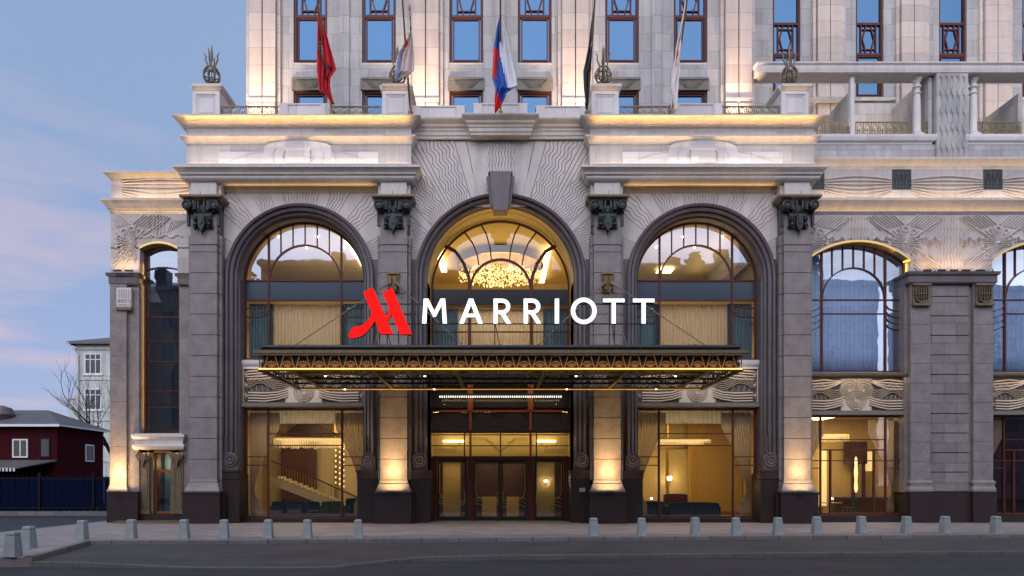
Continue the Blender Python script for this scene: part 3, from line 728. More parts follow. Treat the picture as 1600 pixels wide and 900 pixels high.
# ---- sculpted spandrel panels between the floors
def wave(x0, z0, x1, z1, n, amp, ph, k=1.0):
    return [(x0+(x1-x0)*i/n, z0+(z1-z0)*i/n + amp*math.sin(2*PI*k*i/n+ph)) for i in range(n+1)]
def sculpt(cx, hw, z0, z1, Y, top_knot=True):
    m = MB(); H = z1-z0
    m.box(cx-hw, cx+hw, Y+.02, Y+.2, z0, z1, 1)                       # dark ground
    c = hw*.30
    m.box(cx-c, cx+c, Y-.02, Y+.05, z0+.02, z1-.02, 0)                # plain centre
    for q in (-1, 1):
        for i in range(4):                                             # rising light feathers, upper and lower
            m.rib([(cx+q*a, b) for a, b in ((c*.9, z1-.10-i*.02), (c+.25, z1-.14-i*.06), (hw*.62, z1-.08-i*.13), (hw*.93, z1-.16-i*.11))], .075, Y-.07, Y+.05, .5, mi=0)
            m.rib([(cx+q*a, b) for a, b in ((c*.85, z0+.58-i*.10), (c+.28, z0+.46-i*.10), (hw*.62, z0+.42-i*.115), (hw*.90, z0+.44-i*.115))], .085, Y-.08, Y+.05, .5, mi=0)
        for i in range(5):                                             # olive wave band
            zc = z0+H*.60-.02+(i-2)*.085
            P = []
            for t in range(29):
                u = t/28; x = q*(c*.55+(hw*.92-c*.55)*u)
                P.append((cx+x, zc + .15*math.sin(2*PI*1.25*u+2.2)))
            m.rib(P, .05, Y-.06, Y+.03, .5, mi=2)
        for j in range(3):
            x = cx+q*(hw*.97-.0); z = z0+H*(.2+.3*j); m.sphere((x-q*.05, Y-.03, z), .055, 8, 2)
            m.rib([(x-q*.02, z-.12), (x-q*.14, z), (x-q*.02, z+.12)], .03, Y-.05, Y+.03, .5, mi=0)
        m.rib([(cx+q*hw*.985, z0+.03), (cx+q*hw*.985, z1-.03)], .05, Y-.05, Y+.05, .6, mi=0)
        for k in range(6):
            x = cx+q*(c+.25+k*(hw-c-.4)/6); m.rib([(x, z0+.5), (x+q*.05, z0+H*.5)], .02, Y-.01, Y+.03, 1, mi=2)
    for i in range(4):
        m.rib(arcpts(cx, z0+.47, .12+i*.095, 0, 360, 30)[:-1], .05, Y-.06, Y, .5, True, mi=2)
    if top_knot:
        for q in (-1, 1):
            for i in range(4): m.rib(arcpts(cx+q*.30, z1-.50, .10+i*.095, 0, 360, 30)[:-1], .05, Y-.055-.002*q, Y, .5, True, mi=2)
    for x in (-c*.95, 0, c*.95): m.box(cx+x-.006, cx+x+.006, Y-.022, Y, z0+.02, z1-.02, 1)
    part(m, 'sculpted_panel', ['cream_panel', 'panel_back', 'olive_panel'])
    m = MB(); m.box(cx-hw-.04, cx+hw+.04, Y-.16, Y+.25, z0-.17, z0-.02); m.box(cx-hw, cx+hw, Y-.08, Y+.2, z0-.05, z0+.01); part(m, 'panel_ledge', 'lintel_green')
for s in (-1, 1): sculpt(s*SX, 2.6, 5.06, 6.55, 1.0)

# ---- tower
def tower_window(parent=None, tall=True):
    if tall:
        z0, z1 = 0.0, 8.6; g0, g1 = 2.20, 3.75
    else: z0, z1 = 0.0, 2.8
    m = MB(); hw = .76
    m.rib([(-hw+.05, z0+.05), (hw-.05, z0+.05), (hw-.05, z1-.05), (-hw+.05, z1-.05)], .11, -.10, .05, .85, True)
    m.rib([(-hw+.17, z0+.17), (hw-.17, z0+.17), (hw-.17, min(z1, 2.16)-.06 if tall else z1-.17), (-hw+.17, min(z1, 2.16)-.06 if tall else z1-.17)], .06, -.07, .05, .85, True)
    if tall:
        for base in (g0, g0+4.9):
            if base > z1: continue
            for z in (base, base+1.55): m.box(-hw+.05, hw-.05, -.09, .05, z-.06, z+.06)
            zc = base+.775
            for x in (-.42, .42): m.box(x-.035, x+.035, -.07, .04, base, base+1.55)
            for x in (-.16, .16):
                m.box(x-.025, x+.025, -.065, .04, base, base+.30); m.box(x-.025, x+.025, -.065, .04, base+1.25, base+1.55)
            for z in (base+.27, base+1.28): m.box(-.42, .42, -.068, .04, z-.025, z+.025)
            m.rib([(-.18, base+.28), (-.33, zc), (-.18, base+1.27)], .055, -.07, .04); m.rib([(.18, base+.28), (.33, zc), (.18, base+1.27)], .055, -.07, .04)
    w_ = m.build('window', 'window_red', parent or HP)
    m = MB(); m.box(-hw+.06, hw-.06, 0, .02, z0+.06, z1-.06); m.build('pane', 'glass_tower', w_)
    m = MB(); m.box(-hw-.06, hw+.06, -.17, .06, z0-.09, z0-.005); m.build('window_sill', 'limestone_plain', w_)
    return w_
TY = 3.5
m = MB(); cols = [-8.77, -5.61, -1.58, 1.58, 5.61, 8.77]; xs_ = [-11.69]
for c in cols: xs_ += [c-.78, c+.78]
xs_.append(11.69)
for i in range(0, len(xs_), 2): m.box(xs_[i], xs_[i+1], TY, TY+.5, 16.7, 32)
for c in cols: m.box(c-.78, c+.78, TY+.01, TY+.5, 19.80, 20.96)
m.box(-11.69, -11.2, TY+.5, 16, 16.0, 32); m.box(11.2, 11.69, TY+.5, 16, 12, 32); m.box(-11.69, 11.69, TY+.6, 16, 31.9, 32.2); m.box(-11.6, 11.6, TY+.7, TY+.8, 16.7, 32)
part(m, 'tower_wall', 'limestone_ashlar')
tw = tower_window(); lw = tower_window(tall=False)
for i, c in enumerate(cols):
    a = tw if i == 0 else copy_tree(tw, HP); a.location = (c, TY+.18, 21.06); a.rotation_euler = (R(.5*math.sin(i*2.3)), 0, R(.35*math.cos(i*1.7)))
    a = lw if i == 0 else copy_tree(lw, HP); a.location = (c, TY+.18, 16.98)
    m = MB(); m.box(c-.84, c+.84, TY-.05, TY+.1, 19.78, 20.32); m.box(c-.80, c+.80, TY-.09, TY, 20.24, 20.34)
    m.box(c-.84, c-.74, TY-.07, TY, 19.78, 20.25)
    for k in range(-4, 5): m.rib([(c+k*.06, 19.86), (c+k*.15+.02*math.sin(k), 20.22)], .035, TY-.085, TY-.04, .5)
    part(m, 'lintel', 'lintel_green')
for c in (-10.9, -3.43, 3.43, 10.9):
    m = MB()
    for x0, x1, d in ((-.78, -.62, .12), (-.60, -.03, .28), (.03, .60, .28), (.62, .78, .12)):
        m.box(c+x0, c+x1, TY-d, TY, 16.8, 32)
    for q in (-.315, .315):
        m.box(c+q-.30, c+q+.30, TY-.34, TY, 18.25, 18.38); m.box(c+q-.30, c+q+.30, TY-.33, TY, 19.15, 19.25); m.box(c+q-.27, c+q+.27, TY-.31, TY, 18.6, 19.0)
    part(m, 'tower_pilaster', 'rose_ashlar')
for c in (-7.19, 0, 7.19):
    m = MB(); m.box(c-.22, c+.22, TY-.08, TY, 16.8, 32); part(m, 'tower_strip', 'limestone_ashlar')
# set-back right part of the tower
TY2 = 6.4; cols2 = [PX(1229, TY2)+4.19*i for i in range(5)]
m = MB(); xs_ = [11.2]
for c in cols2: xs_ += [c-.70, c+.70]
xs_.append(cols2[-1]+3)
for i in range(0, len(xs_), 2): m.box(xs_[i], xs_[i+1], TY2, TY2+.5, 14.5, 32)
for c in cols2: m.box(c-.70, c+.70, TY2+.01, TY2+.5, 14.5, 21.1)
m.box(11.2, cols2[-1]+3, TY2+.6, TY2+.7, 14.5, 32); part(m, 'tower_wall', 'limestone_ashlar')
for c in cols2:
    a = copy_tree(tw, HP); a.location = (c, TY2+.18, 21.12); a.scale = (.9, 1, 1)
for c in [c+2.095 for c in cols2]:
    m = MB()
    for x0, x1, d in ((-.82, -.66, .12), (-.62, -.02, .25), (.02, .62, .25), (.66, .82, .12)): m.box(c+x0, c+x1, TY2-d, TY2, 15, 32)
    part(m, 'tower_pilaster', 'rose_ashlar')
# ================================================================== WINGS
WY = 0.8
def sag(x0, x1, zc, b, n=16): return [(x0+(x1-x0)*i/n, zc+b*math.sin(PI*i/n)) for i in range(n+1)]
def relief_band(m, xa, xb, z0, z1, Y, suns, mids, holes):
    """raised ray-and-zigzag ornament between z0 and z1; holes(x, z) is True where a window is"""
    def put(P, w, d):
        run = []
        for p in P + [None]:
            ok = p is not None and xa < p[0] < xb and z0 < p[1] < z1 and not holes(*p)
            if ok: run.append(p)
            else:
                if len(run) > 1: m.rib(run, w*1.15, Y-d*1.7, Y+.02, .35)
                run = []
    for sx in suns:
        zc = z1-(z1-z0)*.50
        for k in range(24):
            a = 2*PI*k/24; r1 = .75 if k % 2 else .55
            put([(sx+r*math.cos(a), zc+r*math.sin(a)) for r in [.10+(r1-.10)*j/6 for j in range(7)]], .04, .035)
        m.sphere((sx, Y-.02, zc), .09, 8)
        for k in range(10):
            a = 2*PI*(k+.5)/10
            put([(sx+.55*math.cos(a)+.11*math.cos(b), zc+.55*math.sin(a)+.11*math.sin(b)) for b in [R(q) for q in range(0, 361, 45)]], .03, .03)
        for q in (-1, 1):
            for v in (-1, 1):
                for k in range(9):       # fans of straight hatching in the corners
                    u = k/8; bx = sx+q*(.35+.95*u); bz = zc+v*(.95-.25*u)
                    put([(bx+q*(-.28+.62*t), bz+v*(.55*t-.18)) for t in [j/8 for j in range(9)]], .035, .035)
                put([(sx+q*(.30+1.1*t), zc+v*(.20+.72*t)) for t in [j/10 for j in range(11)]], .05, .04)
            for i in range(4):           # zigzag chain
                put([(sx+q*(.72+.08*j), zc+.05+.09*math.sin(j*1.25)+(i-1.5)*.075) for j in range(12)], .04, .04)
    for mx, hw in mids:
        n = int(hw*2/.13)
        for i in range(n):
            x = mx-hw+(i+.5)*2*hw/n
            put([(x+.02*math.sin(2*PI*(z0+j*.09)/.42), z0+j*.09) for j in range(int((z1-z0)/.09)+1)], .055, .03)
P_W1 = [(0, 14.45), (.04, 14.47), (.09, 14.54), (.17, 14.62), (.22, 14.66), (.22, 14.75), (-.3, 14.77)]       # parapet top
P_W2 = [(0, 13.08), (.05, 13.10), (.05, 13.16), (.10, 13.20), (.14, 13.30), (.24, 13.42), (.30, 13.47), (.30, 13.57), (-.2, 13.60)]
P_CAP = [(0, 10.02), (.03, 10.05), (.03, 10.32), (.10, 10.36), (.12, 10.48), (-.2, 10.50)]
seg = lambda cx, hw, zs, rise, n=18: [(cx - hw + 2*hw*i/n, zs + (math.sqrt(((hw*hw+rise*rise)/(2*rise))**2 - (-hw+2*hw*i/n)**2) - ((hw*hw+rise*rise)/(2*rise) - rise))) for i in range(n+1)]

def rust_wall(m, x0, x1, y, z0, z1, h=.80, g=.03, back=.25):
    z = z0
    m.box(x0+.02, x1-.02, y+.05, y+back, z0, z1, 1)
    while z < z1-.05:
        m.box(x0, x1, y, y+back-.02, z, min(z+h-g, z1), 0); z += h

# ---- left wing
XL0, XL1 = PX(173, WY), -12.7
wc, whw = -14.42, .80
m = MB()
P = seg(wc, whw, 11.55, .24)
arch_top(m, XL0, XL1, 14.55, P, WY, 1.6, 0)
m.box(XL0, wc-whw, WY, 1.6, 10.4, 11.6); m.box(wc+whw, XL1, WY, 1.6, 10.4, 11.6)
m.box(XL0, XL1, 1.6, 12, 9.5, 14.72); m.box(XL0, XL0+.3, 1.5, 12, 0, 14.5)
part(m, 'wing_wall', 'limestone')
m = MB(); relief_band(m, XL0+.15, XL1, 10.6, 13.0, WY, [-15.55], [(-14.42, .28)], lambda x, z: abs(x-wc) < whw+.12 and z < 11.98)
for q in (-1, 1):
    for k in range(9): m.rib([(wc+q*(.36+k*.10), 12.2+.06*k), (wc+q*(.55+k*.085), 12.75)], .035, WY-.03, WY+.02, .5)
m.rib([(wc-.95+j*.13, 12.08+.07*math.sin(j*1.5)) for j in range(16)], .07, WY-.045, WY+.02, .5)
part(m, 'carved_relief', 'limestone_plain')
m = MB()
for i in range(7): m.rib(sag(-15.95, XL1, 14.36-i*.095, .10-.07*i), .055, WY-.06, WY+.02, .3)
part(m, 'wave_relief', 'limestone_plain')
WP = [(XL0, 12), (XL0, WY), (XL1, WY)]
m = MB(); m.cornice(WP, P_W1); part(m, 'cornice', 'limestone_plain')
m = MB(); m.cornice(WP, P_W2); part(m, 'cornice', 'limestone_plain')
m = MB(); m.box(XL0+.02, -15.25, WY+.02, 1.6, 0, 10.1, 0); m.box(-15.45, -15.22, WY+.12, 1.6, 0, 10.1, 0)
rust_wall(m, XL0+.02, -15.72, WY-.10, 1.30, 10.02, 1.9, .01, .4)
m.box(-13.60, XL1, WY+.1, 1.6, 0, 10.4, 0)
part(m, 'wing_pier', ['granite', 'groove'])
m = MB(); m.cornice([(XL0, 2), (XL0, WY-.08), (-15.28, WY-.08), (-15.28, 1.5)], P_CAP); m.box(XL0, -15.28, WY-.08, 1.5, 10.0, 10.45)
part(m, 'pier_cap', 'dark_molding')
m = MB(); m.cornice([(-13.58, 1.5), (-13.58, WY), (XL1, WY)], P_CAP); part(m, 'pier_cap', 'dark_molding')
m = MB(); m.box(XL0-.06, -15.20, WY-.2, 1.6, -.1, 1.26); m.box(XL0-.03, -15.24, WY-.17, 1.5, 1.2, 1.30); part(m, 'plinth', 'plinth')
m = MB(); m.cornice([(XL0+.02, 1.4), (XL0+.02, WY-.1), (-15.72, WY-.1), (-15.72, 1.2)], [(0, 1.6), (.02, 1.56), (.05, 1.42), (.09, 1.36), (.09, 1.29)]); part(m, 'pier_base', 'granite')
m = MB(); xc = -15.80
m.box(xc-.30, xc+.30, WY-.17, WY-.05, 9.05, 9.85)
for k in range(5): m.rib([(xc-.2+k*.1, 9.42), (xc-.2+k*.1, 9.8)], .05, WY-.22, WY-.15, .6)
for k in range(4): m.rib(arcpts(xc-.21+k*.14, 9.30, .05, 0, 360, 8)[:-1], .03, WY-.21, WY-.15, .6, True)
m.rib([(xc-.26, 9.38), (xc+.26, 9.38)], .04, WY-.2, WY-.15); m.rib([(xc-.26, 9.16), (xc+.26, 9.16)], .05, WY-.2, WY-.15)
part(m, 'carved_plaque', 'white_stone')
m = MB(); m.box(xc-.33, xc+.33, WY-.2, WY-.05, 8.93, 9.04); part(m, 'plaque_ledge', 'bronze_brown')
def seg_window(cx, hw, zs, rise, zb, Y, style):
    m = MB(); P = seg(cx, hw-.04, zs, rise)
    m.rib([(cx-hw+.04, zb)] + P + [(cx+hw-.04, zb)], .09, Y-.05, Y+.05, .8, True)
    top = lambda x: interp(P, x)
    if style == 'narrow':
        m.rib(sag(cx-hw, cx+hw, 10.75, .13, 10), .06, Y-.045, Y+.05, .8)
        for z in (8.75, 7.70, 6.85, 5.6, 4.9): m.rib([(cx-hw, z), (cx+hw, z)], .05, Y-.04, Y+.05, .8)
    else:
        for q in (-1, 1): m.rib([(cx+q*1.36, zb), (cx+q*1.36, top(cx+q*1.36))], .085, Y-.05, Y+.05, .8)
        zc = 9.52
        m.rib([(cx-hw, zc-.03), (cx+hw, zc-.03)], .06, Y-.045, Y+.05, .8); m.rib([(cx-1.36, zc-.62), (cx+1.36, zc-.62)], .05, Y-.045, Y+.05, .8)
        sm = [(cx-1.36, zc)] + arcpts(cx, zc, 1.34, 180, 0, 26) + [(cx+1.36, zc)]; m.rib(sm, .06, Y-.047, Y+.05, .8)
        for k in (-2, -1, 0, 1, 2):
            x = cx+k*.455; m.rib([(x, zc+math.sqrt(1.34**2-(x-cx)**2)), (x, top(x))], .045, Y-.04, Y+.04, .8)
        for q in (-1, 1):
            for i in range(4):
                z = zc-.28-i*.27; m.rib([(cx+q*1.36, z+.05), (cx+q*1.5, z-.12), (cx+q*1.75, z-.22), (cx+q*hw, z-.24)], .035, Y-.04, Y+.04, .8)
    w_ = part(m, 'window', 'window_red')
    m = MB(); pp = list(P)
    m.face([(x, Y+.02, z) for x, z in [(cx-hw+.05, zb)] + pp + [(cx+hw-.05, zb)]]); part(m, 'pane', 'glass_mirror', w_)
    m = MB()
    for (xa, za), (xb, zb_) in zip(seg(cx, hw, zs, rise), seg(cx, hw, zs, rise)[1:]):
        m.face([(xa, WY-.03, za-.03), (xb, WY-.03, zb_-.03), (xb, WY-.03, zb_+.06), (xa, WY-.03, za+.06)]); m.face([(xa, WY-.03, za-.03), (xb, WY-.03, zb_-.03), (xb, Y-.05, zb_-.03), (xa, Y-.05, za-.03)]); m.face([(xa, WY-.03, za+.06), (xb, WY-.03, zb_+.06), (xb, WY+.02, zb_+.06), (xa, WY+.02, za+.06)])
    part(m, 'arch_lining', 'brass', w_)  # brass colour carries the gold lamplight on the underside of the arch
    return w_
seg_window(wc, whw, 11.55, .24, 3.78, 1.22, 'narrow')
# side door with its pediment
m = MB(); dx = -14.35
m.box(dx-.95, dx-.36, .95, 1.6, .35, 3.2); m.box(dx+.36, dx+.95, .95, 1.6, .35, 3.2); m.box(dx-.95, dx+.95, .95, 1.6, 2.95, 3.3)
for q in (-1, 1):
    m.box(dx+q*.72-.22, dx+q*.72+.22, .86, 1.0, .42, 2.85); m.rib([(dx+q*.72-.14, .6), (dx+q*.72+.14, .6), (dx+q*.72+.14, 2.3), (dx+q*.72-.14, 2.3)], .03, .84, .9, .5, True)
    m.box(dx+q*.72-.26, dx+q*.72+.26, .82, 1.0, .36, .50)
    m.lathe(dx+q*.72, .86, [(.02, -.06), (.1, -.08), (.16, -.03), (.18, .08)], 14, None, 'y', 2.78)
    m.prism([(dx+q*.72-.2, 2.9), (dx+q*.72-.05, 2.55), (dx+q*.72, 2.35), (dx+q*.72+.05, 2.55), (dx+q*.72+.2, 2.9)], .74, .95)
    m.tube([(dx+q*.72-.2, .8, 2.95), (dx+q*.72-.26, .72, 2.8), (dx+q*.72-.16, .74, 2.62)], .04, 8); m.tube([(dx+q*.72+.2, .8, 2.95), (dx+q*.72+.26, .72, 2.8), (dx+q*.72+.16, .74, 2.62)], .04, 8)
part(m, 'door_surround', 'bronze_brown')
m = MB(); m.box(dx-1.05, dx+.95, .75, 1.6, 3.2, 3.75); m.cornice([(dx-1.05, 1.3), (dx-1.05, .78), (dx+.95, .78), (dx+.95, 1.3)], [(0, 3.05), (.04, 3.08), (.09, 3.18), (.09, 3.26), (.02, 3.30), (.03, 3.45), (.08, 3.56), (.12, 3.60), (.12, 3.70), (-.1, 3.74)])
part(m, 'door_hood', 'limestone_plain')
m = MB(); m.rib([(dx-.34, .40), (dx+.34, .40), (dx+.34, 2.95), (dx-.34, 2.95)], .10, 1.10, 1.2, .8, True); m.box(dx-.34, dx+.34, 1.11, 1.19, 2.12, 2.24)
d_ = part(m, 'side_door', 'window_orange')
m = MB(); m.face([(dx-.3, 1.16, .44), (dx+.3, 1.16, .44), (dx+.3, 1.16, 2.92), (dx-.3, 1.16, 2.92)]); part(m, 'pane', 'glass_upper', d_)
m = MB(); m.box(dx-.95, dx+.95, .85, 1.6, -.1, .34); part(m, 'door_plinth', 'plinth')
m = MB(); m.box(-15.9, -12.95, .05, .8, -.1, .09); part(m, 'door_step', 'bronze_brown')

# ---- right wing
m = MB(); xe = 30.6; C1, C2, HW = 15.10, 22.93, 2.19
ZS, RISE = 11.05, .80
for a, b, c in ((12.7, 18.9, C1), (18.9, 26.8, C2)): arch_top(m, a, b, 13.2, seg(c, HW, ZS, RISE), WY, 1.6, 0)
for a, b in ((12.7, C1-HW), (C1+HW, C2-HW), (C2+HW, 26.8)): m.box(a, b, WY, 1.6, 10.4, ZS+.02)
m.box(26.8, xe, WY, 1.6, 0, 13.2)
part(m, 'wing_wall', 'limestone')
m = MB(); m.box(12.7, xe, WY+.001, 1.6, 13.2, 15.28)
m.box(12.7, xe, 1.6, 2.4, 13.2, 15.3); part(m, 'frieze_wall', 'limestone')
ZM = (C1+C2)/2
def holes(x, z):
    for c in (C1, C2):
        if abs(x-c) < HW+.1 and z < interp(seg(c, HW+.1, ZS, RISE), x)+.1: return True
    return False
m = MB(); relief_band(m, 12.95, 27, 10.6, 12.98, WY, [ZM-1.95, ZM+1.95, C1-1.95, C2+2.1], [(C1, .48), (ZM, .48), (C2, .48)], holes); part(m, 'carved_relief', 'limestone_plain')
m = MB(); WPr = [(12.7, WY), (xe, WY)]
m.cornice(WPr, P_W2); part(m, 'cornice', 'limestone_plain')
m = MB(); m.cornice(WPr, [(0, 15.0), (.04, 15.02), (.10, 15.1), (.18, 15.19), (.22, 15.23), (.22, 15.31), (-.3, 15.33)]); part(m, 'cornice', 'limestone_plain')
m = MB(); m.box(12.7, xe, WY-.02, WY+.2, 12.98, 13.10); part(m, 'band_course', 'granite')
# small square grille windows in the frieze, with wave relief between them
sq = [PX(1273, WY), PX(1408.5, WY), PX(1551, WY), PX(1692, WY), PX(1833, WY)]
for x in sq:
    m = MB(); z0, z1 = PZ(295, WY), PZ(266, WY); h = .37
    m.rib([(x-h, z0), (x+h, z0), (x+h, z1), (x-h, z1)], .05, WY-.03, WY+.02, 1, True)
    for k in range(-2, 3): m.rib([(x+k*.13, z0), (x+k*.13, z1)], .02, WY-.025, WY)
    for k in (1, 2, 3): m.rib([(x-h, z0+k*.19), (x+h, z0+k*.19)], .02, WY-.022, WY)
    for k in (-1, 0, 1): m.rib([(x+k*.22-.09, z0+.28), (x+k*.22, z1-.1), (x+k*.22+.09, z0+.28)], .025, WY-.028, WY)
    g = part(m, 'frieze_window', 'bronze_dark')
    m = MB(); m.box(x-h, x+h, WY-.012, WY-.002, z0, z1); part(m, 'pane', 'far_pane', g)
m = MB()
for a, b in zip([12.7]+sq, sq+[xe]):
    for i in range(7): m.rib(sag(a+.42, b-.42, 14.45-i*.09, .14-.075*i), .05, WY-.06, WY+.02, .3)
part(m, 'wave_relief', 'limestone_plain')
def right_pier(xa, xb):
    m = MB(); w1 = .82
    for a, b in ((xa, xa+w1), (xb-w1, xb)):
        rust_wall(m, a, b, WY-.22, 1.75, 10.02, .82, .012, .5)
    m.box(xa-.12, xb+.12, WY+.02, 1.6, 1.2, 10.2, 0); m.box(xa+w1, xb-w1, WY-.05, WY+.1, 1.2, 10.1, 1)
    z = 1.32
    while z < 9.9:
        m.box(xa+w1+.03, xb-w1-.12, WY-.13, WY+.1, z, min(z+.78, 9.98), 2); z += .82
    p = part(m, 'wing_pier', ['granite', 'groove', 'granite_ashlar'])
    m = MB(); m.box(xa-.1, xb+.1, WY-.24, 1.6, 10.0, 10.4)
    m.cornice([(xa-.1, 1.5), (xa-.1, WY-.26), (xb+.1, WY-.26), (xb+.1, 1.5)], P_CAP); part(m, 'pier_cap', 'dark_molding', p)
    for a, b in ((xa, xa+w1), (xb-w1, xb)): m = MB(); m.cornice([(a, 1.2), (a, WY-.22), (b, WY-.22), (b, 1.2)], [(0, 1.78), (.05, 1.74), (.07, 1.66), (.04, 1.6), (.04, 1.5), (.08, 1.42), (.08, 1.31)]); part(m, 'pier_base', 'granite', p)
    m = MB()
    for a, b in ((xa, xa+w1), (xb-w1, xb)): m.box(a-.08, b+.08, WY-.32, 1.6, -.1, 1.31)
    m.box(xa-.12, xb+.12, WY-.18, 1.6, -.1, 1.27); part(m, 'plinth', 'plinth', p)
    for a in (xa+w1/2, xb-w1/2):
        m = MB(); y = WY-.22
        m.box(a-.36, a+.36, y-.06, y, 9.15, 9.98); m.box(a-.38, a+.38, y-.16, y, 9.06, 9.15); m.box(a-.38, a+.38, y-.14, y, 9.9, 9.99)
        for k in range(6): m.rib([(a-.25+k*.1, 9.30+.1*abs(k-2.5)/2.5), (a-.25+k*.1, 9.85)], .05, y-.15, y-.04, .6)
        m.rib([(a-.3, 9.55), (a+.3, 9.55)], .035, y-.16, y-.04, .6); m.rib(arcpts(a, 9.42, .24, 190, 350, 10), .05, y-.15, y-.04, .6)
        part(m, 'capital', 'bronze_brown', p)
right_pier(17.17, 20.62); right_pier(25.2, 28.7)
for ci, c in enumerate((C1, C2)):
    seg_window(c, HW, ZS, RISE, 6.42, 1.22, 'wide')
    m = MB(); m.box(c-HW, c+HW, WY-.02, 1.3, 6.18, 6.32); m.cornice([(c-HW-.02, 1.2), (c-HW-.02, WY), (c+HW+.02, WY), (c+HW+.02, 1.2)], [(0, 6.14), (.06, 6.2), (.06, 6.30), (-.1, 6.36)]); part(m, 'window_ledge', 'bronze_brown')
    m = MB()   # side reveals and dark base under the window
    for q in (-1, 1): m.box(c+q*HW, c+q*(HW+.14), WY-.01, 1.6, 0, 10.42)
    part(m, 'window_reveal', 'limestone_plain')
    sculpt(c, 2.17, 4.72, 6.12, 1.0)
    m = MB(); Y = 1.2; zb, zt = .34, 4.52
    m.rib([(c-2.13, zb), (c+2.13, zb), (c+2.13, zt), (c-2.13, zt)], .10, Y-.05, Y+.06, .8, True)
    for x in (-1.42, 1.36): m.rib([(c+x, zb), (c+x, zt)], .07, Y-.05, Y+.05, .8)
    for x in (-1.0, .86): m.rib([(c+x, zb), (c+x, 3.10)], .08, Y-.055, Y+.05, .8)
    m.rib([(c-1.42, 3.52), (c+1.36, 3.52)], .045, Y-.045, Y+.05, .8); m.rib([(c-1.42, 3.08), (c+1.36, 3.08)], .06, Y-.045, Y+.05, .8)
    m.rib([(c-2.1, 2.62), (c+2.1, 2.62)], .045, Y-.045, Y+.05, .8)
    for q in (-1, 1): m.rib([(c+q*1.4, 2.3), (c+q*2.1, 2.3)], .045, Y-.045, Y+.05, .8)
    w2 = part(m, 'window', 'window_red')
    m = MB(); m.face([(c-2.1, Y+.02, zb), (c+2.1, Y+.02, zb), (c+2.1, Y+.02, zt), (c-2.1, Y+.02, zt)]); part(m, 'pane', 'glass', w2)
    m = MB(); m.box(c-HW, c+HW, .9, 1.4, -.1, .28); part(m, 'sill', 'plinth')

# ---- loggia terrace above the right wing
LY = 3.0
def Zl(y): return PZ(y, LY)
m = MB(); m.box(12.7, xe, LY, LY+.3, 15.42, Zl(226)); m.box(12.7, xe, .95, TY2, 15.0, 15.42); m.box(12.7, xe, LY+.3, TY2, 15.5, Zl(226)-.1); part(m, 'terrace_wall', 'limestone_ashlar')
def pill(a, b):
    m = MB(); x0, x1 = PX(a, LY), PX(b, LY)
    m.box(x0, x1, LY-.12, LY+2.9, 15.43, Zl(116)); 
    for k in range(5):
        x = x0+.20+(x1-x0-.4)*k/4
        m.rib([(x+.05*math.sin(2*PI*j*.09/.8), 15.6+j*.09) for j in range(51)], .08, LY-.18, LY-.1, .5)
    part(m, 'wave_pillar', 'limestone_ashlar')
pill(1461, 1510)
pill(1745, 1795)
m = MB()
for a, b in ((1283, 1456), (1510, 1740)):
    x0, x1 = PX(a, LY), PX(b, LY)
    if a == 1283: x0 = 12.2
    m.box(x0, x1, LY-.02, LY+.5, Zl(226), Zl(211)); m.cornice([(x0, LY+.4), (x0, LY), (x1, LY), (x1, LY+.4)], [(0, Zl(224)), (.12, Zl(221)), (.16, Zl(216)), (.16, Zl(212)), (-.1, Zl(209))])
part(m, 'terrace_ledge', 'white_stone')
m = MB(); zb0, zb1 = Zl(117), Zl(103)
XB = PX(1180, LY-.1)+.14; m.box(XB, xe, LY-.1, LY+.7, zb0+.02, zb1)
m.cornice([(XB, LY+.4), (XB, LY-.1), (xe, LY-.1)], [(0, zb0), (.05, zb0+.03), (.08, zb0+.2), (.08, zb0+.33), (.14, zb0+.40), (.14, zb0+.46), (-.1, zb0+.48)])
part(m, 'loggia_beam', 'limestone_plain')
def side_wall(x, yb):   # partition square to the front
    m = MB(); m.box(x-.1, x+.1, LY+.3, yb, Zl(226), Zl(140)); part(m, 'partition', 'limestone_ashlar')
m = MB(); x = PX(1333, LY); m.box(x-.09, x+.09, LY+.05, LY+.25, Zl(210), zb0+.1); part(m, 'loggia_post', 'white_stone')
side_wall(x, 6.0); m = MB(); x = PX(1457, LY); m.box(x-.12, x+.05, LY+.1, 6.2, Zl(226), zb0+.1); part(m, 'partition', 'limestone_ashlar')
side_wall(PX(1602, LY), 6.0)
m = MB(); m.box(PX(1330, 5.9), PX(1402, 5.9), 5.9, 6.1, Zl(226), PZ(162, 5.9)); m.box(PX(1250, 5.8), PX(1402, 5.8), 5.8, 6.1, PZ(157, 5.9), PZ(153, 5.9)); part(m, 'terrace_parapet', 'limestone_ashlar')
for px_ in (1432, 1520):
    m = MB(); x = PX(px_, LY+.3); z0, z1 = Zl(209), zb0+.1
    m.box(x-.22, x+.22, LY+.06, LY+.5, z0, z0+.10)
    m.lathe(x, LY+.28, [(.20, z0+.1), (.21, z0+.2), (.165, z0+.26), (.17, z0+.9), (.15, z0+1.75), (.13, z1-.85), (.17, z1-.82), (.17, z1-.76), (.12, z1-.72), (.13, z1-.58), (.19, z1-.54), (.19, z1-.48), (.13, z1-.44), (.14, z1-.3), (.23, z1-.14), (.25, z1-.08), (.25, z1)], 20)
    for k in range(6):
        a = k*PI/3; m.sphere((x+.19*math.cos(a), LY+.28+.19*math.sin(a), z1-.16), .07, 6)
    part(m, 'loggia_column', 'white_stone', None, True)
for a, b in ((1278, 1328), (1340, 1424), (1444, 1454), (1528, 1598), (1606, 1740)):
    r_ = railing(PX(a, LY), PX(b, LY), LY+.15, Zl(209), .62, None, 'bronze_gold')
    r_.name = 'terrace_railing'

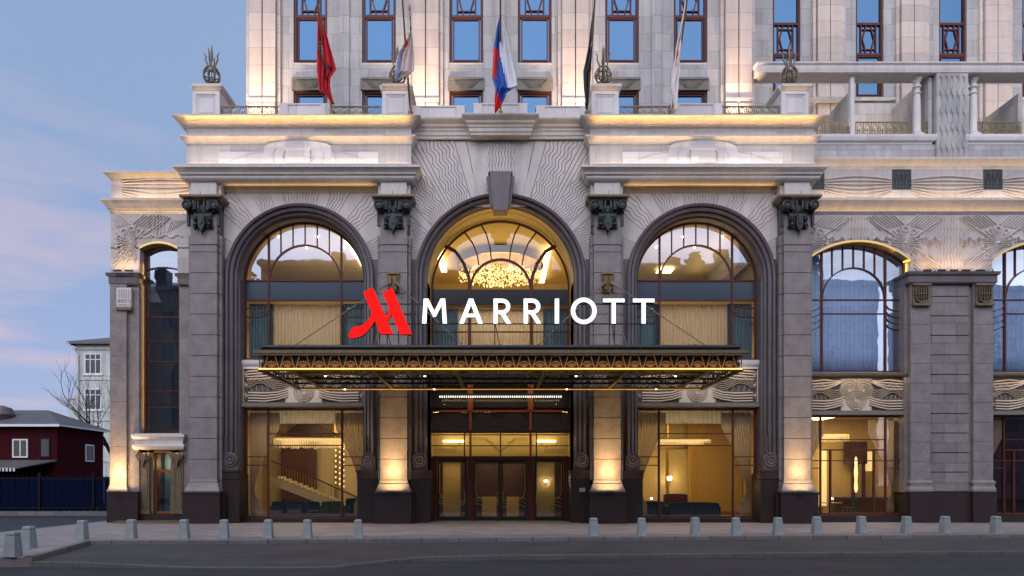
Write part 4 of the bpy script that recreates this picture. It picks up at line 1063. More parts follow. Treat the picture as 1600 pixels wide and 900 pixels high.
# ---- entrance
Y = 2.0
m = MB()
m.rib([(-3.0, 3.88), (3.0, 3.88)], .05, Y-.03, Y+.06); 
for x in (-1.32, 1.32):
    m.box(x-.05, x+.05, Y-.06, Y+.08, 2.75, 6.0); m.box(x-.12, x+.12, Y-.10, Y+.10, 4.85, 6.0)
m.box(-2.72, 2.72, Y-.06, Y+.08, 4.78, 4.86)
fr = part(m, 'transom_frame', 'window_orange')
m = MB()
for z in (3.88, 3.78, 3.30, 2.82): m.box(-3.02, 3.02, Y-.05, Y+.05, z-.022, z+.022)
for x in (0, -1.58, 1.58): m.box(x-.03, x+.03, Y-.05, Y+.05, 2.8, 3.88)
for q in (-1, 1):      # stepped pattern etched on the transom glass
    for i in range(3):
        m.rib([(q*1.2, 3.65-i*.05), (q*(.62-i*.05), 3.65-i*.05), (q*(.62-i*.05), 3.5-i*.04), (q*(.42-i*.05), 3.5-i*.04), (q*(.42-i*.05), 3.36-i*.04), (q*.2, 3.24-i*.05), (q*.03, 3.10-i*.04)], .012, Y-.04, Y-.01)
        m.rib([(q*2.9, 3.15-i*.07), (q*(2.05-i*.05), 3.15-i*.07), (q*(2.05-i*.05), 3.3), (q*(1.85-i*.05), 3.3), (q*(1.85-i*.05), 3.42), (q*1.65, 3.42)], .012, Y-.04, Y-.01)
part(m, 'transom_grille', 'dark_metal', fr)
m = MB(); m.face([(-3.05, Y+.01, 2.8), (3.05, Y+.01, 2.8), (3.05, Y+.01, 6.5), (-3.05, Y+.01, 6.5)]); part(m, 'pane', 'glass', fr)
m = MB(); m.box(-3.08, 3.08, Y-.1, Y+.12, 2.68, 2.80); m.box(-3.08, -2.78, Y-.08, Y+.3, 0, 2.7); m.box(2.78, 3.08, Y-.08, Y+.3, 0, 2.7)
for x in (-1.32, 1.32): m.box(x-.13, x+.13, Y-.12, Y+.12, 0, 2.7)
part(m, 'door_frame', 'window_red')
m = MB(); m.box(-3.08, 3.08, Y-.1, Y+.14, 3.90, 4.0); m.box(-3.08, 3.08, Y-.02, Y+.1, 6.05, 6.95); part(m, 'entrance_lintel', 'dark_metal')
def door(x0, x1, hinge):
    m = MB(); y = Y-.02
    fw = .09; m.rib([(x0+fw/2, .06), (x1-fw/2, .06), (x1-fw/2, 2.64), (x0+fw/2, 2.64)], fw, y-.03, y+.03, 1, True); m.box(x0, x1, y-.035, y+.035, .02, .2)
    d = part(m, 'entrance_door', 'dark_metal')
    m = MB(); m.face([(x0+.05, y, .15), (x1-.05, y, .15), (x1-.05, y, 2.6), (x0+.05, y, 2.6)]); part(m, 'pane', 'glass', d)
    m = MB(); w = x1-x0
    for i in range(3):
        P = [(x0+.06+(w-.12)*t/14, .95-i*.13 + .07*math.sin(PI*t/7+i*.6) * (1 if hinge else -1)) for t in range(15)]
        m.rib(P, .022, y-.07, y-.04)
    xs = x0+.09 if hinge else x1-.09; xo = x1-.1 if hinge else x0+.1
    m.rib([(xs, 2.5), (xs, 1.25), (xs+(.08 if hinge else -.08), 1.08), (xs+(.25 if hinge else -.25), .96)], .025, y-.08, y-.04)
    m.tube([(xo, y-.04, .85), (xo, y-.09, .87), (xo, y-.09, 1.25), (xo, y-.04, 1.27)], .017, 6)
    part(m, 'door_handle', 'brass', d, True)
    return d
door(-2.76, -1.47, True); door(-1.17, -.01, True); door(.01, 1.17, False); door(1.47, 2.76, False)
m = MB(); m.box(-3.3, 3.3, -.1, 2.4, -.1, .018); part(m, 'threshold', 'paving_straight')
# bulb row over the entrance
m = MB(); m.box(-2.65, 2.65, 1.30, 1.42, 5.42, 5.50); br = part(m, 'lamp_rail', 'dark_metal')
m = MB()
for i in range(56): m.lathe(-2.6+i*.0945, 1.33, [(.014, 5.33), (.016, 5.41)], 6)
o = part(m, 'lamp_row', 'bulb_small', br)

# ---- centre arched window
Y = 2.0; m = MB()
m.rib([(-3.0, 6.95)] + [(-3.0, 10.15)] + arcpts(0, 10.15, 3.0, 180, 0, 40) + [(3.0, 10.15), (3.0, 6.95)], .10, Y-.05, Y+.06, .8)
for q in (-1, 1):
    m.rib([(q*1.36, 6.95), (q*1.36, 10.3), (q*1.40, 10.75), (q*1.60, 11.3), (q*1.98, 11.85), (q*2.42, 12.08)], .15, Y-.08, Y+.06, .7)
    m.rib([(q*.95, 11.25), (q*1.02, 11.7), (q*1.22, 12.2), (q*1.58, 12.68)], .06, Y-.05, Y+.05, .8)
    m.rib([(q*.40, 11.5), (q*.46, 12.0), (q*.62, 12.6), (q*.86, 13.02)], .06, Y-.05, Y+.05, .8)
    m.rib([(q*1.36, 9.5), (q*3.0, 9.5)], .07, Y-.05, Y+.05, .8)
m.rib([(-1.36, 10.15)] + arcpts(0, 10.15, 1.33, 172, 8, 24) + [(1.36, 10.15)], .11, Y-.07, Y+.06, .7)
m.rib([(-3.0, 9.5), (3.0, 9.5)], .06, Y-.05, Y+.05, .8)
m.rib([(-3.0, 8.3), (3.0, 8.3)], .05, Y-.05, Y+.05, .8)
w_ = part(m, 'window', 'window_red')
m = MB(); m.face([(x, Y+.02, z) for x, z in [(3.0, 9.5)] + arcpts(0, 10.15, 3.0, 0, 180, 40) + [(-3.0, 9.5)]]); part(m, 'pane', 'glass', w_)
m = MB(); m.face([(-3.0, Y+.02, 6.95), (3.0, Y+.02, 6.95), (3.0, Y+.02, 9.5), (-3.0, Y+.02, 9.5)]); part(m, 'pane', 'glass', w_)
m = MB(); m.box(-3.0, 3.0, Y+.03, Y+.12, 9.52, 10.18); part(m, 'spandrel_panel', 'blue_panel', w_)
# ================================================================== ROOMS SEEN THROUGH THE GLASS
def room(x0, x1, y0, y1, z0, z1, wall='room_wall', ceil='room_ceiling', floor='room_floor', front=True):
    m = MB()
    m.face([(x0, y1, z0), (x1, y1, z0), (x1, y1, z1), (x0, y1, z1)], 0)
    m.face([(x0, y0, z0), (x0, y1, z0), (x0, y1, z1), (x0, y0, z1)], 0)
    m.face([(x1, y0, z0), (x1, y1, z0), (x1, y1, z1), (x1, y0, z1)], 0)
    m.face([(x0, y0, z1), (x1, y0, z1), (x1, y1, z1), (x0, y1, z1)], 1)
    m.face([(x0, y0, z0), (x1, y0, z0), (x1, y1, z0), (x0, y1, z0)], 2)
    return part(m, 'room', [wall, ceil, floor])
def lamp_panel(x0, x1, y0, y1, z):
    m = MB(); m.box(x0, x1, y0, y1, z-.03, z); return part(m, 'ceiling_light', 'led_cove')
for s in (-1, 1):
    cx = s*SX
    xa, xb = sorted((s*5.2, s*12.6))
    room(xa, xb, 1.32, 8, 0.05, 5.0, 'room_gold' if s > 0 else 'room_wall')
    room(xa, xb, 1.32, 7, 6.7, 9.6)
    room(xa, xb, 1.32, 10, 9.65, 12.95, 'room_wall', 'room_wall')
    area('room_light', (cx, 4.2, 4.9), 4, 3, 190 if s < 0 else 210, (1, .69, .32))
    area('room_light', (cx, 4.0, 9.5), 4, 3, 200, (1, .78, .52))
    area('room_light', (cx+2.0, 5.5, 12.3), .4, 6, 16, (1, .66, .30), (0, R(180), 0)); area('room_light', (cx, 4.5, 10.0), 4, 4, 130, (1, .72, .48), (R(180), 0, 0))
    m = MB(); m.box(cx+1.2, cx+1.7, 3.0, 8, 12.80, 12.86); part(m, 'cove_light', 'led_cove') if s < 0 else None
    if s > 0:
        m = MB(); m.box(cx-.1, cx+.7, 7.5, 8.3, 12.82, 12.86); part(m, 'cove_light', 'led_cove')
    m = MB()
    for i in range(5): m.lathe(cx-1.8+i*.9, 3.2+1.4*(i % 2), [(.03, 12.88), (.03, 12.93)], 8)
    part(m, 'downlight', 'bulb')
room(-3.05, 3.05, 2.02, 9, 0.05, 5.0, 'room_gold', 'room_gold')
room(-3.9, 3.9, 2.2, 7, 6.9, 9.45)
room(-4.6, 4.6, 2.14, 12, 9.47, 13.35, 'room_gold', 'room_gold')
area('room_light', (0, 6.5, 10.0), 5, 5, 240, (1, .66, .24), (R(180), 0, 0))
area('room_light', (0, 4.2, 9.35), 4, 3, 190, (1, .76, .46))
area('room_light', (0, 2.35, 3.95), 5.6, .1, 30, (1, .70, .26), (R(40), 0, 0))
m = MB(); m.box(2.2, 2.5, 5.5, 11, 13.1, 13.2); m.box(-3.2, -2.9, 5.5, 9, 13.1, 13.2); part(m, 'cove_light', 'led_cove')
# vestibule behind the doors: lit side walls, dark inner doors, lit ceiling above
m = MB()
m.box(-2.66, -1.85, 3.6, 3.7, .05, 2.72, 0); m.box(1.68, 2.5, 3.6, 3.7, .05, 2.72, 0)
for a, b in ((-3.05, -2.66), (-1.85, -1.55), (1.55, 1.68), (2.5, 3.05)): m.box(a, b, 3.55, 3.7, .05, 2.72, 1)
m.box(-1.55, 1.55, 5.4, 5.5, .05, 2.72, 1); m.box(-3.05, 3.05, 3.0, 3.1, 2.76, 3.95, 0); m.box(-3.05, 3.05, 2.5, 2.6, 4.0, 6.9, 1)
m.box(-1.6, -1.5, 2.4, 5.5, .05, 2.72, 1); m.box(1.5, 1.6, 2.4, 5.5, .05, 2.72, 1)
m.box(-.9, -.2, 5.2, 5.4, .05, 1.0, 0); m.box(.3, .9, 5.2, 5.4, .05, 1.0, 0)
part(m, 'vestibule', ['room_gold', 'wood_dark'])
m = MB(); m.box(-2.6, -1.6, 2.9, 3.0, 3.52, 3.60); m.box(1.6, 2.5, 2.9, 3.0, 3.52, 3.60); part(m, 'ceiling_light', 'led_cove')
area('room_light', (0, 4.4, 2.66), 2.4, 1.2, 26, (1, .70, .32))
point('wall_lamp_light', (2.1, 3.45, 1.75), 5, (1, .72, .34), .04)
area('room_light', (-2.2, 2.9, 2.65), .8, .4, 7, (1, .68, .28)); area('room_light', (2.2, 2.9, 2.65), .8, .4, 3, (1, .68, .28))
sc_ = thing('wall_sconce', 'small glowing wall lamp seen through the right-hand entrance door', 'wall lamp', (2.1, 3.6, 1.75))
m = MB(); m.box(-.03, .03, -.06, 0, -.08, .08); m.build('bracket', 'brass', sc_)
m = MB(); m.lathe(0, -.09, [(.02, -.05), (.05, -.03), (.05, .05), (.02, .06)], 10); m.build('lamp_glass', 'bulb', sc_, True)
# right wing rooms
for i, c in enumerate((C1, C2)):
    room(c-2.2, c+5.4, 1.62, 7.5, .05, 5.0, 'room_gold' if i == 0 else 'wood_dark')
    area('room_light', (c+1, 4.2, 4.9), 4, 3, (190, 60)[i], (1, .69, .32))
    m = MB(); m.box(c-2.6, c+2.6, 1.7, 7.5, 6.3, 6.35); m.box(c-2.6, c+2.6, 2.4, 2.45, 6.3, 12.8); part(m, 'room', 'drape_teal')
    area('room_light', (c, 2.2, 9.0), 3.6, 4, 75, (.74, .80, 1.0), (R(-90), 0, 0))  # bluish lamp added behind the sheer curtain, standing in for reflected sky
m = MB(); m.box(C1-.9, C1+.4, 3.0, 5.5, 4.70, 4.76); part(m, 'ceiling_light', 'led_cove')
bx_ = lambda p, Y=7.2: PX(p, Y)
m = MB(); m.box(bx_(1318), bx_(1352), 7.0, 7.2, PZ(725, 7), PZ(690, 7)); m.box(bx_(1330), bx_(1333), 7.0, 7.2, .1, 3); m.box(bx_(1346), bx_(1349), 7.0, 7.2, .1, 3); m.box(bx_(1300), bx_(1420), 6.9, 7.2, .05, .95); part(m, 'wall_panel', 'wood_dark')
m = MB(); m.lathe(bx_(1328), 6.6, [(.04, 1.2), (.09, 1.4), (.06, 1.8), (.09, 2.2), (.06, 2.6), (.08, 2.8), (.03, 3.0)], 12); part(m, 'pillar_light', 'crystal_glow', None, True)
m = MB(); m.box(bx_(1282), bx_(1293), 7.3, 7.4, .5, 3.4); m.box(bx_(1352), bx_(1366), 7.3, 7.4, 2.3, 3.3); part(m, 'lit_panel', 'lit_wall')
# panelled back walls of the bay rooms
m = MB()
for k in range(5): a = bx_(1000+k*42, 7.9); m.box(a, a+.10, 7.88, 7.98, .1, 4.9)
m.box(7.0, 12.5, 7.86, 7.98, .05, .5); m.box(7.0, 12.5, 7.9, 7.98, 3.5, 3.6); part(m, 'wall_panelling', 'brass')
m = MB()
for k in range(6): a = -12.4+k*1.25; m.box(a, a+.08, 7.88, 7.98, .1, 4.9)
m.box(-12.5, -5.3, 7.9, 7.98, 4.3, 4.4); m.box(-8.6, -8.5, 7.3, 7.4, .05, 4.9); m.box(-7.4, -7.3, 7.3, 7.4, .05, 4.9); part(m, 'wall_panelling', 'brass')
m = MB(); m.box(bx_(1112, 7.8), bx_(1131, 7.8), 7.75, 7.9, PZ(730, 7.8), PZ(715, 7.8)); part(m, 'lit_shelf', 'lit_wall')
m = MB()
for x in (-8.25, -8.05, -7.85):
    for k in range(9): m.sphere((x, 6.2, 1.6+k*.27+.1*math.sin(x*9)), .045, 6)
part(m, 'crystal_strands', 'crystal_glow')
for x, y, lab in ((bx_(1001, 7.6), 7.6, 'small glowing wall lamp at the left of the right bay ground-floor room'),):
    t = thing('wall_sconce', lab, 'wall lamp', (PX(1048, 7.6), 7.8, 1.9)); m = MB(); m.box(-.03, .03, -.05, .1, -.1, .1); m.build('bracket', 'brass', t); m = MB(); m.lathe(0, -.1, [(.03, -.1), (.07, -.05), (.07, .08), (.03, .12)], 10); m.build('lamp_glass', 'bulb', t, True)
    point('wall_lamp_light', (PX(1048, 7.6), 7.55, 1.9), 14, (1, .7, .34), .05)
# left wing slot window: dark curtain behind
m = MB(); m.box(-15.4, -13.4, 2.0, 2.05, .3, 12); part(m, 'room', 'panel_back')
m = MB(); m.box(-14.7, -14.0, 1.9, 1.95, .3, 3.0); part(m, 'door_blind', 'drape_teal')
point('side_door_light', (-14.35, 1.55, 2.5), 14, (1, .85, .5), .1)

def drape(name, x0, x1, y, z0, z1, material, label=None, tie=None, side=-1, pleats=9, group='window curtains', amp=.045, cat='curtain'):
    nx, nz_ = pleats*8, 26; V = []; w_ = x1-x0
    for j in range(nz_+1):
        z = z0+(z1-z0)*j/nz_
        f = 1.0
        if tie is not None:
            if z > tie: f = .16 + .84*min(1, (z-tie)/max(.1, (z1-tie)*.82))**1.5
            else: f = .16+.22*min(1, (tie-z)/.5)
        for i in range(nx+1):
            u = i/nx; xx = (x0+w_*u*f) if side < 0 else (x1-w_*(1-u)*f)
            V.append((xx, y + amp*math.sin(2*PI*u*pleats)*(.4+.6*f) + .008*math.sin(7*u+3*z), z))
    F = [(j*(nx+1)+i, j*(nx+1)+i+1, (j+1)*(nx+1)+i+1, (j+1)*(nx+1)+i) for j in range(nz_) for i in range(nx)]
    m = MB(); m.add(V, F); o = m.build(name, material, None, True); tag(o, label, cat, group)
    md = o.modifiers.new('thickness', 'SOLIDIFY'); md.thickness = .004
    return o
def both(s): return 'left' if s < 0 else 'right'
for s in (-1, 1):
    cx = s*SX; side = both(s)
    far = 'beside the corner pier'; near = 'beside the entrance pier'
    for q in (-1, 1):
        where = near if q*s < 0 else far
        x0, x1 = (cx-2.5, cx-1.2) if q < 0 else (cx+1.2, cx+2.5)
        drape('tied_curtain', x0, x1, 1.55, .25, 4.7, 'sheer', f'pale tied-back curtain {where} in the {side} arched bay ground-floor window', tie=1.25, side=q, pleats=10)
        drape('side_drape', cx+q*2.5 if q < 0 else cx+1.45, cx-1.45 if q < 0 else cx+2.5, 1.5, 6.95, 9.4, 'drape_teal', f'blue-grey drape {where} in the {side} arched bay window above the ledge', pleats=8)
    drape('sheer_curtain', cx-1.7, cx+1.7, 1.6, 6.95, 9.4, 'sheer', f'lit pale sheer curtain across the middle of the {side} arched bay upper window', pleats=24, amp=.03)
for q in (-1, 1):
    x0, x1 = (-3.0, -1.9) if q < 0 else (1.9, 3.0)
    drape('side_drape', x0, x1, 2.3, 6.95, 9.4, 'drape_teal', f'blue-grey drape at the {both(q)} edge of the central arched window behind the sign', pleats=8)
drape('sheer_curtain', -2.0, 2.0, 2.4, 6.95, 9.4, 'sheer', 'lit pale sheer curtain in the central arched window behind the white letters', pleats=26, amp=.03)
for c, nm in ((C1, 'nearest right-wing ground-floor window'), (C2, 'ground-floor window at the far right edge')):
    drape('tied_curtain', c-2.1, c-1.0, 1.72, .4, 4.4, 'sheer', f'pale tied curtain on the left side of the {nm}', tie=1.3, side=-1, pleats=9)
    if c == C1: drape('tied_curtain', c+.9, c+2.1, 1.72, .4, 4.4, 'sheer', f'pale tied curtain on the right side of the {nm}', tie=1.2, side=1, pleats=10)
    drape('blue_sheer', c-2.1, c+2.1, 1.8, 6.5, 11.9, 'sheer_thin', ('pale sheer curtain behind the nearest right-wing upper arched window' if c == C1 else 'pale sheer curtain behind the upper arched window at the right edge of the photo'), pleats=22, amp=.04)
drape('dark_drape', -15.1, -13.7, 1.5, 4.0, 11.2, 'velvet_blue', 'dark tied curtain in the narrow window of the left wing', tie=7.0, side=1, pleats=8, amp=.05)

for s in (-1, 1): drape('valance', s*SX-2.5, s*SX+2.5, 1.75, 4.25, 4.95, 'sheer_thin', f'short sheer valance across the top of the {both(s)} arched bay ground-floor window', pleats=26, amp=.02)
drape('back_curtain', PX(1075, 7.4), 12.5, 7.4, .1, 4.8, 'gold_drape', 'long pleated gold curtain on the back wall of the right bay room', pleats=26, amp=.06)
# chandeliers
def chandelier(name, label, cx, cy, z, hx, hy, drop, n, glow='crystal_glow', group=None):
    t = thing(name, label, 'chandelier', (cx, cy, z), 0, group)
    m = MB()
    m.box(-hx, hx, -hy, -hy+.05, -.05, 0); m.box(-hx, hx, hy-.05, hy, -.05, 0); m.box(-hx, -hx+.05, -hy, hy, -.05, 0); m.box(hx-.05, hx, -hy, hy, -.05, 0)
    for a in (-hx*.8, hx*.8): m.tube([(a, 0, 0), (a, 0, .5)], .012, 6)
    m.box(-hx, hx, -.02, .02, -.04, -.01)
    m.build('frame', 'brass', t)
    rnd = random.Random(hash(label) % 1000 if False else len(label)); m = MB()
    for y in (-hy, hy):
        for i in range(n):
            x = -hx + 2*hx*(i+.5)/n; l = drop*(.75+.25*rnd.random())
            m.frustum(x, y, -.06-l, -.06, .012, .012, hx/n*.7, .02)
    m.build('crystal_fringe', 'crystal', t)
    m = MB(); m.box(-hx*.95, hx*.95, -hy*.8, hy*.8, -.12, -.07); m.build('lamp', glow, t)
    return t
chandelier('chandelier', 'long crystal fringe chandelier in the left arched bay ground-floor room', -8.35, 3.4, 3.75, 1.9, .6, .45, 46)
chandelier('chandelier', 'long crystal fringe chandelier in the right arched bay ground-floor room', 8.0, 3.4, 3.70, 1.5, .6, .22, 40)
chandelier('chandelier', 'small crystal chandelier in the nearest right-wing restaurant room', C1+.0, 4.2, 4.0, 1.1, .5, .35, 26)
t = thing('crystal_chandelier', 'large sparkling crystal chandelier under the gilded ceiling behind the central arch', 'chandelier', (0, 7.5, 12.5))
m = MB(); rnd = random.Random(5)
for i in range(900):
    a = rnd.random()*2*PI; r = math.sqrt(rnd.random()); x, y, z = 2.2*r*math.cos(a), 1.4*r*math.sin(a), (rnd.random()-.6)*.9*(1-.5*r)
    d = .018+.03*rnd.random(); V = [(x-d, y, z), (x+d, y, z), (x, y-d, z), (x, y+d, z), (x, y, z-d*1.5), (x, y, z+d*1.5)]
    m.add(V, [(0, 2, 4), (2, 1, 4), (1, 3, 4), (3, 0, 4), (2, 0, 5), (1, 2, 5), (3, 1, 5), (0, 3, 5)])
m.build('crystal_cloud', 'crystal_glow', t)
m = MB(); m.lathe(0, 0, [(2.2, .38), (2.25, .42), (2.2, .46), (.1, .5), (.1, .85)], 28); m.build('frame', 'brass', t)

# staircase in the left room
t = thing('staircase', 'curving lit staircase with pale risers and slim balusters inside the left bay room', 'staircase', (-8.35, 4.6, .05))
m = MB(); n = 16
for i in range(n):
    x = -2.6+i*.27; z = 1.95-i*.11; m.box(x, x+.29, 0, 1.4, z-.35, z)
m.build('steps', 'marble_light', t)
m = MB()
P = [(-2.6+i*.27, 1.95-i*.11+.72+.05*math.sin(i*.3)) for i in range(n+1)]
m.rib(P, .06, -.04, .03, 1); m.build('handrail', 'wood_dark', t)
m = MB()
for i in range(n*2):
    x = -2.55+i*.135; z = 1.95-i*.055; m.box(x-.012, x+.012, -.015, .015, z-.02, z+.74)
m.build('baluster_row', 'brass', t)
m = MB(); m.rib([(-2.7, 1.75), (1.7, .02)], .30, -.01, .02); m.build('stringer', 'marble_light', t)
m = MB(); m.box(-11.3, -9.5, 7.2, 7.4, .1, 3.7); m.prism([(-11.4, 4.1), (-8.2, 4.1), (-9.6, 4.8), (-10.4, 4.8)], 7.3, 7.5); part(m, 'wall_panel', 'wood_dark')

def sofa(name, label, cx, cy, w_, mname, z=.05, back=.85, rz=0):
    t = thing(name, label, 'sofa', (cx, cy, z), rz)
    m = MB(); m.box(-w_/2, w_/2, -.4, .4, .12, .44); m.build('seat', mname, t, bevel=.05)
    m = MB(); P = [(-w_/2*math.cos(R(a))*1.0, back-.08+.06*math.sin(R(a))) for a in range(0, 181, 15)]
    m.prism([(-w_/2, .12), (w_/2, .12)] + list(reversed(P)), -.46, -.32); m.build('backrest', mname, t, bevel=.03)
    for s in (-1, 1):
        m = MB(); m.box(s*w_/2-.08, s*w_/2+.08, -.42, .42, .12, .62); m.build('armrest', mname, t, bevel=.04)
    for a in (-1, 1):
        for b in (-1, 1):
            m = MB(); m.frustum(a*(w_/2-.1), b*.32, 0, .13, .015, .015, .025, .025); m.build('leg', 'brass', t)
    return t
sofa('sofa', 'long dark blue curved-back sofa at the foot of the left bay window', -9.0, 2.4, 2.1, 'velvet_blue')
sofa('sofa', 'dark teal-green sofa right of the long blue one in the left bay', -7.35, 2.3, .95, 'velvet_green')
sofa('armchair', 'dark blue armchair next to the tied curtain near the entrance pier', -6.35, 2.35, .85, 'velvet_blue', back=.98)
sofa('sofa', 'dark blue sofa back at the left side of the right bay window', 6.55, 2.3, 1.3, 'velvet_blue')
sofa('sofa', 'very long dark blue banquette in the middle of the right bay window', 8.5, 2.4, 2.2, 'velvet_blue', back=.8)
sofa('armchair', 'red-brown rounded armchair beyond the blue banquette in the right bay', 8.1, 4.0, 1.1, 'velvet_red', back=1.15)
def cafe_table(label, cx, cy):
    t = thing('cafe_table', label, 'table', (cx, cy, .05))
    m = MB(); m.lathe(0, 0, [(.42, .70), (.42, .735)], 24); m.build('table_top', 'marble_light', t, True)
    m = MB(); m.lathe(0, 0, [(.22, 0), (.22, .02), (.03, .06), (.03, .70)], 16); m.build('pedestal_leg', 'brass', t, True)
    l = thing('table_lamp', 'glowing lamp on the ' + label, 'lamp', (cx, cy, .785))
    m = MB(); m.lathe(0, 0, [(.05, 0), (.05, .01), (.01, .03), (.01, .14)], 10); m.build('lamp_stem', 'brass', l, True)
    m = MB(); m.lathe(0, 0, [(.045, .14), (.03, .22)], 10); m.build('lamp_shade', 'bulb', l, True)
cafe_table('cafe table in the middle of the nearest right-wing window', C1-.1, 2.9)
cafe_table('round table at the left of the right bay window', 6.9, 3.2)
cafe_table('round table in the window at the far right edge', C2-1.5, 2.8)
def chair(label, cx, cy, rz, mname):
    t = thing('dining_chair', label, 'chair', (cx, cy, .05), rz)
    m = MB(); m.box(-.22, .22, -.22, .22, .42, .50); m.build('seat', mname, t, bevel=.02)
    m = MB(); m.prism([(-.21, .5), (.21, .5), (.24, .85), (.15, .95), (-.15, .95), (-.24, .85)], .19, .24); m.build('backrest', mname, t)
    for a in (-1, 1):
        for b in (-1, 1):
            m = MB(); m.frustum(a*.19, b*.19, 0, .42, .012, .012, .02, .02); m.build('leg', 'brass', t)
chair('green velvet dining chair left of the table in the nearest right-wing window', C1-.85, 2.9, R(90), 'velvet_green')
chair('green velvet dining chair right of the table in the nearest right-wing window', C1+.7, 2.9, R(-90), 'velvet_green')
chair('red-brown dining chair at the far left of the nearest right-wing window', C1-1.75, 3.2, R(60), 'velvet_red')

# ================================================================== CANOPY
cn = thing('entrance_canopy', 'long dark bronze entrance canopy with a gold-lit fascia hung over the doors', 'canopy', (0, -2.6, 5.4))
def cpart(m, name, mats, smooth=False, parent=None, **k):
    m.v = [(x, y+2.6, z-5.4) for x, y, z in m.v]; return m.build(name, mats, parent or cn, smooth, **k)
yF, yR = -5.0, -.32; HT, HB = 8.33, 8.17
m = MB(); m.box(-8.15, 8.15, yF+.12, yR, 6.06, 6.12); cpart(m, 'roof_panel', 'dark_metal')
m = MB(); m.tube([(-8.0, yF+.1, 6.24), (8.0, yF+.1, 6.24)], .085, 12)
for i in range(13): x = -7.9+i*15.8/12; m.tube([(x-.04, yF+.1, 6.24), (x+.04, yF+.1, 6.24)], .10, 12)
m.sphere((-8.03, yF+.1, 6.24), .10, 10); m.sphere((8.03, yF+.1, 6.24), .10, 10); cpart(m, 'gutter', 'dark_metal', True)
m = MB(); m.box(-HT, HT, yF-.03, yF+.12, 6.02, 6.13); m.box(-HT+.02, HT-.02, yF, yF+.05, 5.96, 6.02)
for s in (-1, 1): m.box(s*HT, s*(HT-.12), yF, yR, 6.0, 6.12)
cpart(m, 'top_rail', 'bronze_brown')
m = MB(); m.box(-HB-.02, HB+.02, yF+.02, yF+.16, 5.44, 5.53)
for s in (-1, 1): m.box(s*(HB+.02), s*(HB-.10), yF+.05, yR, 5.43, 5.52)
m.box(-HB, HB, yR-.1, yR, 5.42, 5.52); cpart(m, 'bottom_rail', 'bronze_gold')
m = MB(); m.box(-HB+.02, HB-.02, yF-.025, yF+.018, 5.475, 5.515); m.box(-HB+.05, HB-.05, yF+.17, yF+.19, 5.50, 5.53); cpart(m, 'glow_strip', 'led_warm')
m = MB(); m.box(-HB+.1, HB-.1, yR-.115, yR-.10, 5.425, 5.455)
for s in (-1, 1): m.box(s*(HB+.022), s*(HB+.03), yF+.1, yR, 5.435, 5.46)
cpart(m, 'glow_strip', 'edge_glow')  # rear and side strips glow in place of light on the rail edges
area('fascia_light', (0, yF+.0, 5.54), 16, .03, 26, GOLD, (R(180-12), 0, 0), 150)
area('fascia_light', (0, yF+.30, 5.50), 16, .03, 34, GOLD, (R(180-62), 0, 0), 150); area('fascia_light', (0, yR-.2, 5.56), 15.5, .03, 30, GOLD, (R(180+20), 0, 0), 150)
m = MB(); m.box(-HB+.1, HB-.1, yF+.24, yF+.26, 5.53, 6.02); cpart(m, 'fascia_back', 'dark_metal')
# palmette fans of the fascia
np_ = 30; d = 16.0/np_
m = MB()
for k in (-2, -1, 0, 1, 2):
    a = R(90+k*27); l = .20-.02*abs(k)
    P = [(l*t*math.cos(a), .03+l*t*math.sin(a)) for t in (0.12, .4, .7, 1)]
    for (p, q_, wd) in ((P[0], P[1], .022), (P[1], P[2], .036), (P[2], P[3], .03)): m.rib([p, q_], wd, -.02, .02, .6)
    m.sphere((P[3][0], 0, P[3][1]), .02, 6)
m.rib([(-d/2+.02, .0), (-d/2+.16, .46)], .024, -.015, .015); m.rib([(d/2-.02, .0), (d/2-.16, .46)], .024, -.015, .015)
m.rib(arcpts(0, .02, .215, 20, 160, 8), .015, -.012, .012); m.rib(arcpts(0, .47, .07, 180, 360, 8), .014, -.012, .012)
pm = m.build('palmette', 'palmette_bronze', cn)
for i in range(np_):
    o = pm if i == 0 else pm.copy()
    if i: COL.objects.link(o); o.parent = cn
    o.location = (-8.0+(i+.5)*d, yF+.07+2.6, 5.53-5.4)
for s in (-1, 1):
    m = MB()
    for j in range(8):
        y = yF+.4+j*.58; x = s*HB
        m.tube([(x, y-.25, 5.5), (x+s*.05, y-.1, 6.0)], .018, 6); m.tube([(x, y+.25, 5.5), (x+s*.05, y+.1, 6.0)], .018, 6)
        for k in (-1, 0, 1): m.tube([(x, y, 5.55), (x, y+k*.12, 5.78)], .016, 6)
    cpart(m, 'side_lattice', 'bronze_gold')
for y in (-3.75, -2.55, -1.4):     # lattice girders along the canopy
    m = MB(); m.box(-8.0, 8.0, y-.07, y+.07, 5.50, 5.57); m.box(-8.0, 8.0, y-.07, y+.07, 5.98, 6.05)
    n = 28
    for i in range(n):
        x0 = -8+16*i/n; x1 = -8+16*(i+1)/n; m.rib([(x0, 5.57), ((x0+x1)/2, 5.98), (x1, 5.57)], .035, y-.02, y+.02)
        m.rib(arcpts((x0+x1)/2, 5.70, .09, 0, 360, 10)[:-1], .02, y-.015, y+.015, 1, True)
    cpart(m, 'girder', 'dark_metal')
m = MB(); n = 28; y = yR-.06
for i in range(n):
    x0 = -8+16*i/n; x1 = -8+16*(i+1)/n; m.rib([(x0, 5.52), ((x0+x1)/2, 5.9), (x1, 5.52)], .03, y-.02, y+.02)
cpart(m, 'rear_lattice', 'bronze_gold')
for x in (-7.2, -4.38, -1.5, 1.5, 4.38, 7.2):
    m = MB(); m.box(x-.06, x+.06, yF+.2, yR, 5.47, 5.53); m.box(x-.02, x+.02, yF+.2, yR, 5.53, 6.0); cpart(m, 'cross_beam', 'bronze_gold' if abs(x) == 4.38 else 'bronze_brown')  # two beams coloured gold for the lamplight falling on them
m = MB()
